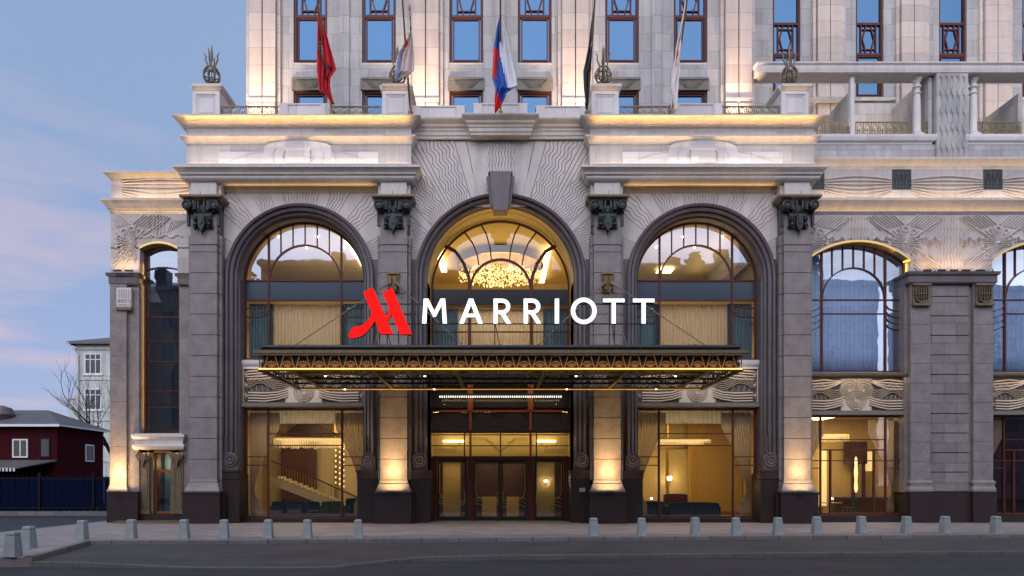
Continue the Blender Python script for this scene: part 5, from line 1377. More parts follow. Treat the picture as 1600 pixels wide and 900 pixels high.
for i in range(22): m.box(-7.9+i*.75, -7.86+i*.75, yF+.2, yR, 5.93, 5.98)
cpart(m, 'glazing_bars', 'dark_metal')
first = None
for x, y in ((-6.2, -3.82), (-2.68, -3.82), (2.68, -3.82), (6.2, -3.82), (-6.27, -.5), (-2.67, -.5), (2.67, -.5), (6.27, -.5)):
    m = MB(); m.lathe(x, y, [(.05, 5.44), (.055, 5.5), (.03, 5.5)], 12); l = cpart(m, 'downlight', 'dark_metal', True)
    m = MB(); m.lathe(x, y, [(.033, 5.425), (.033, 5.438)], 12); cpart(m, 'lamp', 'bulb', True, l)
    spot('canopy_light', (x, y, 5.40), (x, y, 0), 26 if y < -1 else 90, (1, .72, .40), 95, .04, .6)
for s in (-1, 1):       # wall brackets
    m = MB(); x = s*4.38; z = 9.85
    m.box(x-.22, x+.22, -.06, .02, z-.38, z+.38); m.rib([(x-.2, z-.36), (x+.2, z-.36), (x+.2, z+.36), (x-.2, z+.36)], .05, -.12, 0, .6, True)
    for q in (-1, 1): m.box(x+q*.11-.04, x+q*.11+.04, -.22, 0, z-.3, z+.25); m.sphere((x+q*.11, -.2, z-.1), .07, 8)
    m.box(x-.25, x+.25, -.14, 0, z+.34, z+.42); cpart(m, 'wall_bracket', 'bronze_gold')
    for q, ex in ((-1, s*4.38-3.1 if s < 0 else 1.0), (1, -1.0 if s < 0 else 7.45)):
        a = Vector((x+q*.14, -.22, z-.05)); b = Vector((ex, -4.5, 6.12)); P = [a.lerp(b, t) for t in (0, .1, .5, 1)]
        m = MB(); m.tube(P, [.045, .022, .020, .020], 8); k = a.lerp(b, .42); m.sphere(k, .075, 8); m.tube([a, a.lerp(b, .09)], [.07, .03], 8); m.tube([b, a.lerp(b, .97)], [.05, .02], 8)
        cpart(m, 'suspension_rod', 'steel_cable', True)
    m = MB(); a = Vector((x, -.25, z-.15)); b = Vector((x+s*.05, -4.5, 6.12)); m.tube([a, b], .02, 8); cpart(m, 'suspension_rod', 'steel_cable', True)

# ================================================================== SIGN
SY = -4.3
sg = thing('hotel_sign', 'red angled emblem and glowing white capital letters reading MARRIOTT above the canopy', 'sign', (0, SY, 6.2))
def sx(x): return PX(x, SY)
def sz(y): return PZ(y, SY)
def spart(m, name, mats, **k):
    m.v = [(x, y-SY, z-6.2) for x, y, z in m.v]; return m.build(name, mats, sg, **k)
def stroke_poly(m, polys):
    """front slightly proud per polygon; side walls behind"""
    for i, P in enumerate(polys):
        P = [(sx(540+x/3.2), sz(430+y/3.2)) for x, y in P]
        yy = SY-.10-.0015*i
        m.face([(x, yy, z) for x, z in P], 0)
        n = len(P)
        for k in range(n):
            (xa, za), (xb, zb) = P[k], P[(k+1) % n]; m.face([(xa, yy, za), (xb, yy, zb), (xb, SY+.05, zb), (xa, SY+.05, za)], 1)
        m.face([(x, SY+.05, z) for x, z in P], 1)
m = MB()
stroke_poly(m, [[(90, 88), (138, 65), (241, 298), (176, 298)], [(187, 90), (235, 67), (333, 299), (274, 299)],
    [(141, 178), (128, 208), (104, 238), (80, 257), (40, 262), (24, 286), (15, 306), (28, 318), (52, 317), (78, 310), (104, 292), (126, 266), (146, 236), (156, 213)],
    [(221, 172), (204, 210), (206, 214), (215, 236), (222, 215), (233, 196)]])
spart(m, 'emblem', ['sign_red', 'sign_side'])
T, B = 121, 245; w_ = 20
def ring(cx, cy, rx, ry, wd, a0, a1, n=40):
    out = [(cx+rx*math.cos(R(a0+(a1-a0)*i/n)), cy-ry*math.sin(R(a0+(a1-a0)*i/n))) for i in range(n+1)]
    inn = [(cx+(rx-wd)*math.cos(R(a0+(a1-a0)*i/n)), cy-(ry-wd)*math.sin(R(a0+(a1-a0)*i/n))) for i in range(n+1)]
    return [[out[i], out[i+1], inn[i+1], inn[i]] for i in range(n)]
def letter(polys):
    m = MB(); stroke_poly(m, polys); spart(m, 'letter', ['sign_white', 'sign_side'])
def ringletter(rp, extra=()):
    m = MB()
    P2 = [[(sx(540+x/3.2), sz(430+y/3.2)) for x, y in P] for P in rp]; yy = SY-.10
    for P in P2:
        m.face([(x, yy, z) for x, z in P], 0)
        for k in (0, 2):
            (xa, za), (xb, zb) = P[k], P[(k+1) % 4]; m.face([(xa, yy, za), (xb, yy, zb), (xb, SY+.05, zb), (xa, SY+.05, za)], 1)
    stroke_poly(m, list(extra)); spart(m, 'letter', ['sign_white', 'sign_side'])
# M
letter([[(392, T), (412, T), (405, B), (384, B)], [(480, T), (499, T), (508, B), (487, B)], [(392, T), (415, T), (452, 196), (446, 212), (440, 212)], [(499, T), (476, T), (439, 196), (446, 212), (452, 212)]])
letter([[(617, T), (640, T), (592, B), (569, B)], [(616, T), (638, T), (687, B), (663, B)], [(590, 196), (660, 196), (668, 214), (584, 214)]])
def letR(x):
    ringletter(ring(x+42, 160, 41, 39, 20, 90, -90, 22), [[(x, T), (x+20, T), (x+20, B), (x, B)], [(x+1, T), (x+43, T), (x+43, T+20), (x+1, T+20)], [(x+1, 179), (x+43, 179), (x+43, 199), (x+1, 199)], [(x+30, 192), (x+54, 192), (x+88, B), (x+63, B)]])
letR(740); letR(890)
letter([[(1045, T), (1066, T), (1066, B), (1045, B)]])
ringletter(ring(1189, 182, 64, 66, 21, 0, 360, 48))
for x in (1285, 1434): letter([[(x, T), (x+107, T), (x+107, T+18), (x, T+18)], [(x+43, T+2), (x+63, T+2), (x+63, B), (x+43, B)]])
m = MB()
for y in (474, 505): m.box(sx(556), sx(1024), SY+.08, SY+.12, sz(y)-.02, sz(y)+.02)
m.box(sx(590), sx(650), SY+.08, SY+.12, sz(490)-.02, sz(490)+.02)
for px_ in (592, 604, 622, 666, 773, 868, 872, 953, 961, 1002):
    m.tube([(sx(px_), SY+.12, 6.1), (sx(px_), SY+.12, sz(474 if px_ > 650 else 485))], .02, 6)
for px_ in (600, 773, 957): m.tube([(sx(px_), SY+.12, sz(500)), (sx(px_)+.25, SY+.7, 6.1)], .016, 6)
spart(m, 'support_frame', 'dark_metal')

# ================================================================== FINIALS, FLAGS
def lyre(x, label):
    t = thing('lyre_finial', label, 'roof ornament', (x, .80, 18.155), 0, 'bronze lyre finials on the roof pedestals')
    m = MB()
    H0 = .30
    for k in range(8):
        a = 2*PI*k/8; ca, sa = math.cos(a), math.sin(a)
        P = [(r*ca, r*sa, z) for r, z in ((.05, .05), (.24, .12), (.34, .30), (.34, .46), (.24, .64), (.14, .76))]
        if k % 2 == 0: P += [(r*ca, r*sa, z) for r, z in ((.19, .90), (.26, 1.06), (.24, 1.20), (.32, 1.36))]
        m.tube([(x_, y_, z_+H0) for x_, y_, z_ in P], [.034]*len(P[:-1])+[.01], 6)
    m.build('cage', 'bronze_brown', t, True)
    m = MB()
    for r, z in ((.30, .40), (.20, .66)): m.tube([(r*math.cos(R(a)), r*math.sin(R(a)), z+H0) for a in range(0, 361, 20)], .02, 6)
    m.tube([(-.13*1, 0, .25+H0), (-.13, 0, .62+H0)], .015, 6); m.tube([(.13, 0, .25+H0), (.13, 0, .62+H0)], .015, 6)
    m.tube([(.16*math.cos(R(a)), -.02, .45+H0+.16*math.sin(R(a))) for a in range(0, 361, 24)], .018, 6); m.build('ring', 'bronze_brown', t, True)
    m = MB(); m.lathe(0, 0, [(.02, .1), (.02, 1.25), (.055, 1.40), (.06, 1.56), (.035, 1.80), (.004, 1.98)], 8); m.build('spear', 'bronze_brown', t, True)
    m = MB(); m.lathe(0, 0, [(.22, 0), (.22, .06), (.12, .12), (.09, .26), (.12, .34), (.05, .40)], 12); m.build('base', 'bronze_brown', t, True)
lyre(-12.18, 'bronze lyre finial on the far left roof pedestal against the open sky')
lyre(-4.33, 'bronze lyre finial half hidden behind the white and lilac flag')
lyre(4.33, 'bronze lyre finial on the pedestal right of the black flag')
lyre(12.18, 'bronze lyre finial on the far right roof pedestal before the loggia')

poles = [(-6.95, 'slanting flagpole carrying the red flag'), (-3.72, 'slanting flagpole carrying the white and lilac flag'), (0.0, 'central slanting flagpole carrying the white, blue and red flag'), (3.58, 'slanting flagpole carrying the black flag'), (7.08, 'slanting flagpole carrying the pale pink flag')]
PB = Vector((0, .30, 16.8)); PD = Vector((0, -.60, .80))
for x, lab in poles:
    t = thing('flagpole', lab, 'flagpole', (x, .30, 16.8), 0, 'flagpoles leaning out from the roof')
    m = MB(); m.tube([(0, 0, 0), PD*3, PD*6.2], [.045, .035, .025], 8); m.build('pole', 'brass', t, True)
    m = MB(); m.sphere(PD*6.25, .06, 10); m.build('pole_ball', 'brass', t, True)
    m = MB(); m.box(-.09, .09, -.12, .12, 0, .22); m.build('pole_base', 'bronze_brown', t)
def pole_y(z): return .30 - .75*(z-16.8)
def flag(label, rows, colf, mats, yoff=-.12, folds=3.5, amp=.10, nu=26, nv=70, cat='flag'):
    """limp cloth: rows (photo y, left, right) measured on the plane where the cloth hangs"""
    ya, yb = rows[0][0], rows[-1][0]; m = MB(); V = []
    Yc = -1.15
    for j in range(nv+1):
        y = ya+(yb-ya)*j/nv
        xl = interp([(r[0], r[1]) for r in rows], y); xr = interp([(r[0], r[2]) for r in rows], y)
        for i in range(nu+1):
            u = i/nu; x = xl+(xr-xl)*u; D = Yc
            X = PX(x, D); Z = PZ(y, D); wdt = (xr-xl)/30
            V.append((X, D + yoff + amp*min(1, wdt+.25)*math.sin(2*PI*folds*u + 1.5*y/60) + .04*math.sin(9*u+y/17), Z))
    faces = []; mis = []
    for j in range(nv):
        for i in range(nu):
            a = j*(nu+1)+i; y = ya+(yb-ya)*(j+.5)/nv
            xl = interp([(r[0], r[1]) for r in rows], y); xr = interp([(r[0], r[2]) for r in rows], y)
            faces.append((a, a+1, a+nu+2, a+nu+1)); mis.append(colf(xl+(xr-xl)*(i+.5)/nu, y, (i+.5)/nu))
    b = len(m.v); m.v += V
    for f, k in zip(faces, mis): m.f.append(f); m.m.append(k)
    o = m.build('flag', mats, None, True); tag(o, label, cat, 'flags hanging limp on the slanting poles')
    md = o.modifiers.new('thickness', 'SOLIDIFY'); md.thickness = .008
    return o
def c_red(x, y, u):
    if (x-502-.12*(y-75))**2/9 + (y-80)**2/220 < 1: return 1 if (int(x*1.3+y*.6) % 3) else 2
    if (x-516)**2/16+(y-110)**2/20 < 1: return 2
    if abs(x-507-(y-100)*.16) < 1.3 and 92 < y < 130: return 2
    return 0
flag('long limp red flag with a pale and dark figure on it, leftmost of the flags', [(6, 496.5, 498), (15, 497, 500), (30, 497, 503), (60, 496.5, 513), (90, 496, 521), (112, 496, 527), (125, 498, 518), (135, 499, 517), (145, 500, 518), (150, 510, 519), (158, 515, 521), (166, 520, 524)], c_red, ['flag_red', 'flag_grey', 'flag_black'])
def c_wl(x, y, u):
    if y < 56: return 2 if int(y/5) % 3 == 0 else 0
    if (x-636)**2/14+(y-69)**2/60 < 1 and x < 638: return 3
    if x < 629-(y-85)*.10: return 1
    if x < 635-(y-85)*.18 and int(x+y) % 3 == 0: return 2
    return 0
flag('crumpled white and lilac flag with a red corner, hanging beside a pedestal', [(8, 639, 641.5), (55, 641, 644), (65, 637, 646), (78, 628, 647), (90, 621, 648), (108, 618, 648), (115, 618, 647), (118, 618, 640), (121, 618, 629), (127, 619, 624)], c_wl, ['flag_cream', 'flag_lilac', 'flag_grey', 'flag_brightred'])
def c_ru(x, y, u):
    wb = interp([(28, 782), (40, 781.5), (80, 780.5), (95, 782), (110, 786), (140, 793), (150, 794)], y)
    if y < 142:
        if x > wb: return 0
        if y < 78: return 1
        if y < 126 and x < interp([(78, 780), (110, 776.5), (126, 776)], y): return 2
        return 1
    return 2 if y > 143+(x-774)*1.9 else 1
flag('white, blue and red striped flag hanging limp at the centre of the roof', [(24, 782, 783.5), (34, 779, 785), (45, 776, 788), (80, 771, 796), (110, 769.5, 803), (122, 769, 806), (140, 774, 809), (142, 774, 800), (148, 774, 791), (155, 773, 789), (165, 773, 784), (178, 773, 775)], c_ru, ['flag_white', 'flag_blue', 'flag_brightred'])
flag('narrow black flag with a small white mark twisted round its pole', [(5, 928.5, 930), (25, 925, 928.5), (50, 922, 927), (68, 920, 926), (80, 918, 925), (100, 914, 923.5), (114, 911, 923), (116, 911, 919.5), (140, 912, 919), (160, 914, 918.5), (174, 914, 917)], lambda x, y, u: 1 if (66 < y < 79 and abs(u-.55) < .18 and int(y) % 3) else 0, ['flag_black', 'flag_grey'], folds=2.2, amp=.06)
flag('narrow pale pink flag with small red marks twisted along its pole', [(8, 1069, 1071), (30, 1065, 1069), (55, 1060, 1065.5), (80, 1054.5, 1063), (95, 1053, 1061), (110, 1051, 1061), (130, 1048, 1058.5), (140, 1047, 1058), (155, 1050, 1057), (176, 1052, 1056)], lambda x, y, u: 1 if (82 < y < 92 and abs(u-.45) < .14) else (2 if (92 < y < 108 and .3 < u < .55 and int(y) % 3 == 0) else (3 if u > .6 else 0)), ['flag_cream', 'flag_brightred', 'flag_grey', 'flag_white'], folds=2.2, amp=.06)

# ================================================================== BOLLARDS
m = MB(); m.frustum(0, 0, 0, .47, .138, .138, .106, .106); m.frustum(0, 0, .47, .485, .098, .098, .098, .098); m.frustum(0, 0, .485, .535, .108, .108, .102, .102); m.frustum(0, 0, .535, .56, .102, .102, .08, .08)
bol = m.build('bollard', 'bollard_stone', None, bevel=.006)
BL = [(20, 870, 'nearest the camera at the bottom left corner of the photo'), (45, 857, 'just behind the nearest one, second from the left edge'), (128, 843, 'at the bend of the kerb in front of the blue fence'),
      (205, 841, 'in front of the left wing of the hotel'), (288, 841, 'in front of the leftmost tall granite pier'), (350, 841, 'in front of the dark jamb left of the left bay window'),
      (419, 841, 'in front of the left mullion of the left bay window'), (480, 841, 'in front of the middle of the left bay window'), (560, 841, 'at the right end of the left row, near the left bay curtain'),
      (927, 837, 'first to the right of the entrance doors'), (1002, 837, 'before the left edge of the right bay window'), (1086, 836, 'in front of the middle of the right bay window'),
      (1150, 836, 'in front of the right curtain of the right bay window'), (1215, 836, 'in front of the dark jamb left of the rightmost tall pier'), (1276, 834, 'just right of the rightmost tall granite pier'),
      (1346, 833, 'in front of the nearest right-wing restaurant window'), (1416, 833, 'at the left edge of the wide right-wing pier'), (1476, 833, 'in front of the middle of the wide right-wing pier'), (1556, 833, 'rightmost, before the window at the right edge of the photo')]
rnd = random.Random(3)
for i, (x, y, lab) in enumerate(BL):
    D = 1.6*FPX/(y-VY); o = bol if i == 0 else bol.copy()
    if i: COL.objects.link(o)
    o.location = ((x-VX)*D/FPX, D+CAMY, 0); o.rotation_euler = (R(rnd.uniform(-1.2, 1.2)), R(rnd.uniform(-1.2, 1.2)), R(rnd.uniform(-6, 10))); tag(o, 'grey stone bollard ' + lab, 'bollard', 'tapered stone bollards along the kerb')

# ================================================================== FAR LEFT: fence, red house, white block, tree
def at(px_, Y, py): return (PX(px_, Y), Y, PZ(py, Y))
t = thing('blue_fence', 'long dark blue sheet fence with dark posts across the side street', 'fence', (-28, 12, 0))
m = MB(); x0, x1 = -32, -20
m.v = []; n = 110
for i in range(n):
    a = -22+44*i/n; m.box(a, a+.12*3.0, -.02-.02*(i % 2), .02-.02*(i % 2), .05, 2.05)
m.build('sheet_panel', 'fence_blue', t)
for i in range(14):
    m = MB(); a = -21+i*3.15; m.box(a-.05, a+.05, -.12, -.04, -.2, 2.3); m.build('post', 'fence_dark', t)
m = MB(); m.box(-22, 22, -.08, -.045, 1.9, 1.97); m.box(-22, 22, -.08, -.045, .2, .27)
for i in range(150): a = -22+i*.29; m.box(a-.012, a+.012, -.07, -.05, 1.97, 2.16)
m.build('rail', 'fence_dark', t)
m = MB(); m.box(-22, 22, -.25, .1, -.25, .03); m.build('fence_base', 'kerb_stone', t)
HY = 22.0; hz = PZ(663, HY); cxx = PX(89, HY)
rh = thing('red_house', 'low dark red house with a grey tin hip roof behind the blue fence', 'house', (cxx, HY, 0))
def hpart(m, name, mats, parent=None, **k): m.v = [(x-cxx, y-HY, z) for x, y, z in m.v]; return m.build(name, mats, parent or rh, **k)
m = MB(); m.box(cxx-14, cxx, HY, HY+5.8, -.2, hz); m.box(cxx-14.02, cxx+.03, HY-.04, HY+5.84, hz-.35, hz-.12); hpart(m, 'wall', 'red_plaster')
m = MB(); e = .45; X0, X1, Y0, Y1 = cxx-14-e, cxx+e, HY-e, HY+5.8+e; zr = PZ(644, HY+2.9)+.15
V = [(X0, Y0, hz), (X1, Y0, hz), (X1, Y1, hz), (X0, Y1, hz), (X0+3, HY+2.9, zr), (X1-3, HY+2.9, zr), (X0, Y0, hz-.12), (X1, Y0, hz-.12), (X1, Y1, hz-.12), (X0, Y1, hz-.12)]
m.add(V, [(0, 1, 5, 4), (1, 2, 5), (2, 3, 4, 5), (3, 0, 4), (6, 7, 1, 0), (7, 8, 2, 1), (8, 9, 3, 2), (9, 6, 0, 3), (9, 8, 7, 6)]); rf = hpart(m, 'roof', 'roof_tin')
m = MB(); m.box(X0, X1+.02, Y0-.03, Y0, hz-.20, hz-.02); m.box(X1, X1+.03, Y0, Y1, hz-.16, hz-.03); hpart(m, 'eaves_board', 'white_frame', rf)
for a, b, y0, y1, lit in ((21, 43, 687, 714, 1), (63, 78, 685, 714, 0)):
    xa, xb, za, zb = PX(a, HY), PX(b, HY), PZ(y1, HY), PZ(y0, HY); m = MB()
    m.rib([(xa, za), (xb, za), (xb, zb), (xa, zb)], .10, HY-.06, HY+.02, 1, True)
    if lit: m.rib([((xa+xb)/2, za), ((xa+xb)/2, zb)], .08, HY-.05, HY+.02)
    f = hpart(m, 'window', 'white_frame' if lit else 'fence_dark')
    m = MB(); m.box(xa, xb, HY-.03, HY-.01, za, zb); hpart(m, 'pane', 'far_pane', f)
m = MB(); y0, y1 = HY+3.4, HY+4.5; m.box(cxx-.01, cxx+.06, y0, y1, 3.4, 4.75); f = hpart(m, 'window', 'white_frame'); m = MB(); m.box(cxx+.06, cxx+.08, y0+.1, y1-.62, 3.5, 4.65); m.box(cxx+.06, cxx+.08, y0+.55, y1-.1, 3.5, 4.65); hpart(m, 'pane', 'far_pane', f)
m = MB(); V = [(cxx-14, HY-3.2, 2.75), (cxx-.6, HY-3.2, 2.75), (cxx, HY, 3.4), (cxx-14, HY, 3.4), (cxx-14, HY-3.2, 2.68), (cxx-.6, HY-3.2, 2.68), (cxx, HY, 3.3), (cxx-14, HY, 3.3)]
m.add(V, [(0, 1, 2, 3), (7, 6, 5, 4), (4, 5, 1, 0), (5, 6, 2, 1)])
hpart(m, 'lean_to_roof', 'roof_tin')
m = MB()
for i in range(54): m.box(cxx-13.9+i*.245, cxx-13.78+i*.245, HY-3.24, HY-3.2, 2.50, 2.74)
hpart(m, 'roof_fringe', 'white_frame')
m = MB(); m.lathe(cxx-4.7, HY+1.0, [(.6, 6.4), (.8, 6.8), (.6, 7.3), (.05, 7.5)], 18); m.tube([(cxx-4.7, HY+1.0, 6.0), (cxx-4.7, HY+1.0, 6.6)], .55, 12); hpart(m, 'roof_dome', 'roof_tin')
# white block
BY = 42.0; bx = PX(119, BY); bz = PZ(535, BY)
wb = thing('white_block', 'pale four-storey old building with a grey hip roof behind the red house', 'building', (bx, BY, 0))
def bpart(m, name, mats, parent=None, **k): m.v = [(x-bx, y-BY, z) for x, y, z in m.v]; return m.build(name, mats, parent or wb, **k)
m = MB(); m.box(bx, bx+16, BY, BY+12, -.2, bz)
for y in (592, 656, 720): z = PZ(y, BY); m.box(bx-.06, bx+16, BY-.08, BY, z-.12, z+.06)
m.box(bx-.1, bx+16, BY-.12, BY, bz-.75, bz-.55)
m.box(bx-.05, bx+.35, BY-.05, BY, 0, bz-.6); m.box(bx+5.2, bx+5.6, BY-.05, BY, 0, bz-.6)
bpart(m, 'wall', 'white_plaster')
m = MB(); m.add([(bx-.6, BY-.6, bz), (bx+16.6, BY-.6, bz), (bx+16.6, BY+12.6, bz), (bx-.6, BY+12.6, bz), (bx+5, BY+6, bz+2.2), (bx+12, BY+6, bz+2.2), (bx-.6, BY-.6, bz-.25), (bx+16.6, BY-.6, bz-.25), (bx-.6, BY+12.6, bz-.25)], [(0, 1, 5, 4), (1, 2, 5), (2, 3, 4, 5), (3, 0, 4), (6, 7, 1, 0), (8, 6, 0, 3)]); bpart(m, 'roof', 'roof_tin')
m = MB(); m.tube([(bx-.5, BY-.6, bz-.1), (bx+.25, BY-.18, bz-1.3), (bx+.25, BY-.18, 0)], .09, 8); bpart(m, 'downpipe', 'white_frame', smooth=True)
for r_ in ((553, 584), (608, 640), (664, 696), (720, 752)):
    for a in (133, 173, 213):
        xa, xb, za, zb = PX(a, BY), PX(a+25, BY), PZ(r_[1], BY), PZ(r_[0], BY); m = MB()
        m.rib([(xa, za), (xb, za), (xb, zb), (xa, zb)], .12, BY-.05, BY+.02, 1, True)
        for q in (.33, .66): m.rib([(xa+(xb-xa)*q, za), (xa+(xb-xa)*q, zb)], .08, BY-.04, BY+.02)
        m.rib([(xa, za+(zb-za)*.72), (xb, za+(zb-za)*.72)], .08, BY-.042, BY+.02)
        m.box(xa-.2, xb+.2, BY-.12, BY, za-.18, za-.05)
        f = bpart(m, 'window', 'white_frame'); m = MB(); m.box(xa, xb, BY-.02, BY-.01, za, zb); bpart(m, 'pane', 'far_pane', f)
m = MB(); xa = PX(99, BY); m.box(xa, bx, BY+1, BY+6, -.2, PZ(622, BY)); m.box(xa-.1, bx, BY+.9, BY+6, PZ(622, BY), PZ(619, BY)); m.box(xa+.9, xa+1.0, BY+.97, BY+1, 2, PZ(624, BY)); bpart(m, 'stair_annex', 'white_plaster')
# bare tree
tr = thing('bare_tree', 'leafless tree with thin dark branches in front of the pale old building', 'tree', (PX(206, 30), 30, -.2))
rnd = random.Random(11); mt = MB(); mc = MB()
def grow(p, d, l, r, depth):
    n = 4; P = [p]; q = Vector(p); dd = Vector(d)
    for i in range(n):
        dd = (dd + Vector((rnd.uniform(-.18, .18), rnd.uniform(-.18, .18), rnd.uniform(-.05, .16)))).normalized(); q = q + dd*l/n; P.append(q.copy())
    (mt if depth == 0 else mc).tube(P, [r*(1-.42*i/n) for i in range(n+1)], 7 if depth < 2 else 4, cap=False)
    if depth >= 6: return
    k = 3 if depth < 5 else 2
    for j in range(k):
        t = rnd.uniform(.45, 1) if j else 1.0; s = P[min(n, int(t*n))]
        a = rnd.uniform(0, 2*PI); sp = rnd.uniform(.35, .85)
        nd = (dd + Vector((math.cos(a)*sp, math.sin(a)*sp, rnd.uniform(-.1, .35)))).normalized()
        grow(s, nd, l*rnd.uniform(.62, .80), r*.55, depth+1)
grow(Vector((0, 0, 0)), Vector((-.22, 0, 1)), 5.0, .30, 0)
mt.build('trunk', 'bark', tr, True); mc.build('crown', 'bark', tr)

# ================================================================== ACROSS THE STREET (behind the camera; mirrored in the glass)
def opposite(label, x0, x1, y, h, mname, floors, gap=3.4, roof=True):
    t = thing('street_building', label, 'building', (x0, y, 0)); W = x1-x0
    m = MB(); m.box(0, W, -14, 0, -.2, h); m.box(-.3, W+.3, -14, .4, h-.5, h); m.build('wall', mname, t)
    m = MB(); nx = int(W/gap)
    for f in range(floors):
        for i in range(nx):
            cx_ = (i+.5)*W/nx; z = 1.5+f*(h-3)/floors; m.box(cx_-.75, cx_+.75, -.05, .05, z, z+(h-3)/floors*.58)
    m.build('window_panes', 'opposite_glass', t)
    if roof:
        m = MB()
        for i in range(int(W/6)): m.box(2+i*6, 3.4+i*6, -4, -2.5, h, h+1.2+.8*(i % 3))
        m.add([(0, 0, h), (W, 0, h), (W, -7, h+2.6), (0, -7, h+2.6)], [(0, 1, 2, 3)]); m.build('roof', 'roof_tin', t)
opposite('brown stone block across the street, mirrored in the left bay glass', -29, -12, -52, 28.5, 'facade_opposite', 6)
opposite('long low brown block across the street at the far left', -75, -31, -52, 25.5, 'facade_opposite', 6)
opposite('tan block across the street, mirrored in the central windows', -9, 12, -50, 27, 'facade_opposite', 6)
opposite('tan corner block across the street, mirrored in the right bay glass', 13, 33, -52, 28.0, 'facade_opposite', 6)
opposite('grey modern block across the street, mirrored in the right wing glass', 37, 44.5, -50, 25.5, 'facade_opposite_grey', 7, 2.2, False)
def leaf_tree(label, x, y, h, r, seed):
    t = thing('street_tree', label, 'tree', (x, y, -.2)); rnd = random.Random(seed)
    m = MB(); m.tube([(0, 0, 0), (.1, .1, h*.35), (0, .2, h*.75)], [.35, .28, .10], 8); m.build('trunk', 'bark', t, True)
    m = MB()
    for i in range(2600):
        a = rnd.random()*2*PI; zz = rnd.random(); rr = r*(math.sin(PI*min(.98, zz*.9+.1))**.7)*math.sqrt(rnd.random())*(1+.25*math.sin(3*a+5*zz))
        p = Vector((rr*math.cos(a), rr*math.sin(a), h*(.3+.7*zz))); s_ = .2+.2*rnd.random()
        u = Vector((rnd.uniform(-1, 1), rnd.uniform(-1, 1), rnd.uniform(-1, 1))).normalized()*s_; v = u.orthogonal().normalized()*s_*.7
        m.face([p-u, p-v, p+u, p+v])
    m.build('crown', 'foliage', t)
leaf_tree('tall leafy tree across the street behind the brown block', -30, -47, 28.5, 4, 1)
leaf_tree('leafy tree across the street beside the tan corner block', 22, -47, 28, 3.5, 2)
leaf_tree('slim leafy tree left of the grey modern block across the street', 35.2, -48, 30, 2.6, 3)
leaf_tree('broad leafy tree at the right end across the street', 50, -44, 31, 3.6, 4)
opposite('far grey block across the street, mirrored in the rightmost window', 53.5, 75, -50, 25, 'facade_opposite_grey', 7, 2.6, False)

# ================================================================== LAMPS OF THE FACADE
UP = (R(180), 0, 0)
for s in (-1, 1):
    cx = s*8.27
    area('cornice_light', (cx, -.19, 15.93), 9.1, .03, 27, (1, .56, .17), (R(180+12), 0, 0), 70)
    area('cornice_light', (cx, -.16, 15.25), 9.1, .03, 15, (1, .60, .22), (R(180+4), 0, 0), 60)
    area('cornice_light', (cx, -.34, 14.60), 9.0, .04, 30, (1, .80, .62), (R(180-16), 0, 0))
    area('cornice_light', (cx, .30, 13.9), 6.2, .03, 7, (1, .62, .22), (R(180+20), 0, 0))
    m = MB(); m.box(cx-4.5, cx+4.5, -.38, -.33, 14.55, 14.585); part(m, 'light_rail', 'white_stone')
area('panel_light', (C1, .72, 6.12), 4.0, .03, 6, (1, .7, .4), (R(20), 0, 0)); area('panel_light', (C2, .72, 6.12), 4.0, .03, 6, (1, .7, .4), (R(20), 0, 0))
for s in (-1, 1): area('panel_light', (s*SX, .72, 6.55), 4.6, .03, 7, (1, .7, .4), (R(20), 0, 0))
# uplights on the plinths
def uplight(x, y, z, power, col=(1, .60, .24), tilt=.0):
    m = MB(); m.box(x-.16, x+.16, y-.05, y+.05, z, z+.05); part(m, 'uplight', 'dark_metal')
    l = area('uplight_lamp', (x, y, z+.07), .8 if z < 5 else .5, .16, power*1.7, col, (R(180-14), 0, 0), 140)
    if z < 5: area('uplight_wash', (x, y+.02, z+.08), .6, .12, power*2.4, col, (R(180-5), 0, 0), 62)
    return l
for x in (-4.38, 4.38): uplight(x, -.40, 1.26, 22)
uplight(12.18, -.40, 1.26, 17)
uplight(-16.02, WY-.42, 1.26, 22); 
for x in (-16.0, -15.5): uplight(x, WY-.30, 10.50, 2.4, (1, .62, .32))
for x in (17.8, 18.4, 18.9, 19.4, 20.0): uplight(x, WY-.34, 10.50, 1.9, (1, .62, .32))
area('wing_light', (-14.6, WY-.12, 14.1), 3.2, .03, 9, GOLD, (R(180+30), 0, 0))
area('wing_light', (-14.6, WY-.22, 13.62), 3.4, .03, 14, (1, .62, .3), (R(180-14), 0, 0))
area('wing_light', (-14.6, WY-.05, 12.98), 3.4, .03, 6, GOLD, (R(180+30), 0, 0))
area('wing_light', (21.6, WY-.12, 14.8), 17, .03, 22, (1, .66, .3), (R(180+30), 0, 0))
area('wing_light', (21.6, WY-.24, 13.62), 17, .03, 52, (1, .72, .45), (R(180-14), 0, 0))
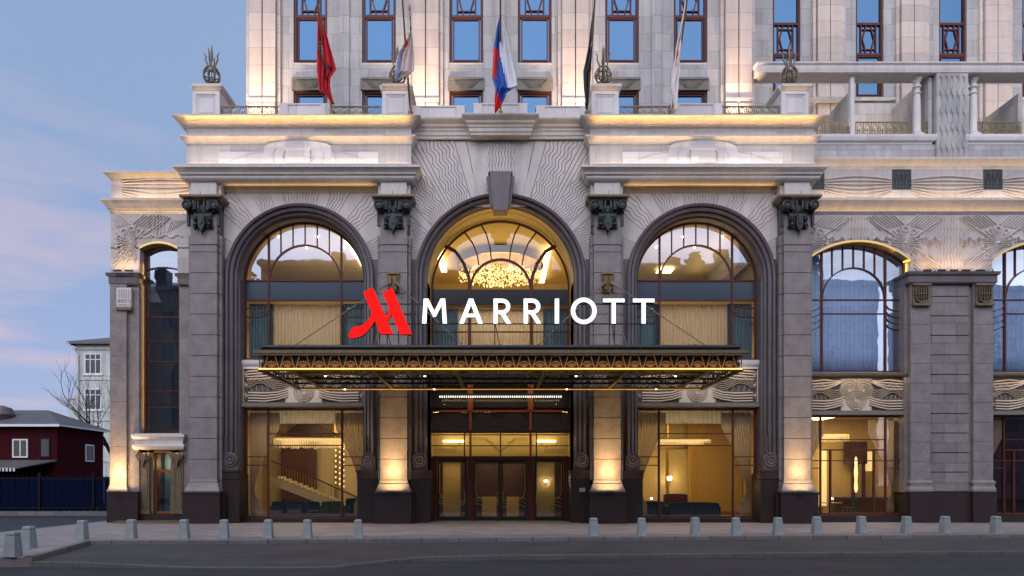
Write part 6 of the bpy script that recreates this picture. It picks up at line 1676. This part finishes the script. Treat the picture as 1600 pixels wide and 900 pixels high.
area('wing_light', (21.6, WY-.10, 13.05), 17, .03, 20, GOLD, (R(180+35), 0, 0))
for c in (C1, C2):
    for q in (-1, 1): area_dir('reveal_light', (c+q*(HW-.10), 1.15, 8.8), .03, 4.6, 13, GOLD, (q*.8, -.6, 0), 150)
    area_dir('reveal_light', (c, 1.12, 11.2), 3.0, .03, 5, GOLD, (0, -.5, .85), 150)
    for q in (-1, 1): area_dir('reveal_light', (c+q*(HW-.10), 1.1, 2.6), .03, 3.4, 4, GOLD, (q*.8, -.6, 0), 150)
area_dir('reveal_light', (-15.14, 1.15, 7.5), .03, 7, 6, GOLD, (-.8, -.6, 0), 150)
spot('reveal_light', (-13.7, 1.0, 10.5), (-13.7, 1.0, 12), 3, GOLD, 60, .03)
for q in (-1, 1):
    spot('arch_light', (q*2.8, 1.4, 10.1), (q*2.0, 1.4, 13.2), 26, GOLD, 75, .04)
area('door_hood_light', (-14.4, .86, 3.32), 1.6, .03, 2.0, GOLD, (R(180+10), 0, 0)); area('door_hood_light', (-14.4, .80, 3.02), 1.5, .03, 4, GOLD, (0, 0, 0))
for x in (-10.9, -3.43, 3.43): area('tower_uplight', (x, TY-1.1, 17.1), .9, .08, 120, (1, .66, .42), (R(180-14), 0, 0), 70)
area('tower_uplight', (10.75, TY-.7, 17.1), .6, .08, 60, (1, .66, .42), (R(180-6), 0, 0), 40)
area('tower_uplight', (21, 5.2, 17.3), 14, .08, 170, (1, .76, .54), (R(180-12), 0, 0), 80)
area('loggia_light', (14.2, 3.2, 18.0), 4, .1, 8, (1, .72, .45), (R(180), 0, 0))
area('pedestal_light', (-12.18, 0.1, 17.78), .9, .02, .8, GOLD, (R(180), 0, 0)); area('pedestal_light', (-4.33, 0.1, 17.78), .9, .02, .8, GOLD, (R(180), 0, 0))
area('pedestal_light', (4.33, 0.1, 17.78), .9, .02, .8, GOLD, (R(180), 0, 0)); area('pedestal_light', (12.18, 0.1, 17.78), .9, .02, .8, GOLD, (R(180), 0, 0))
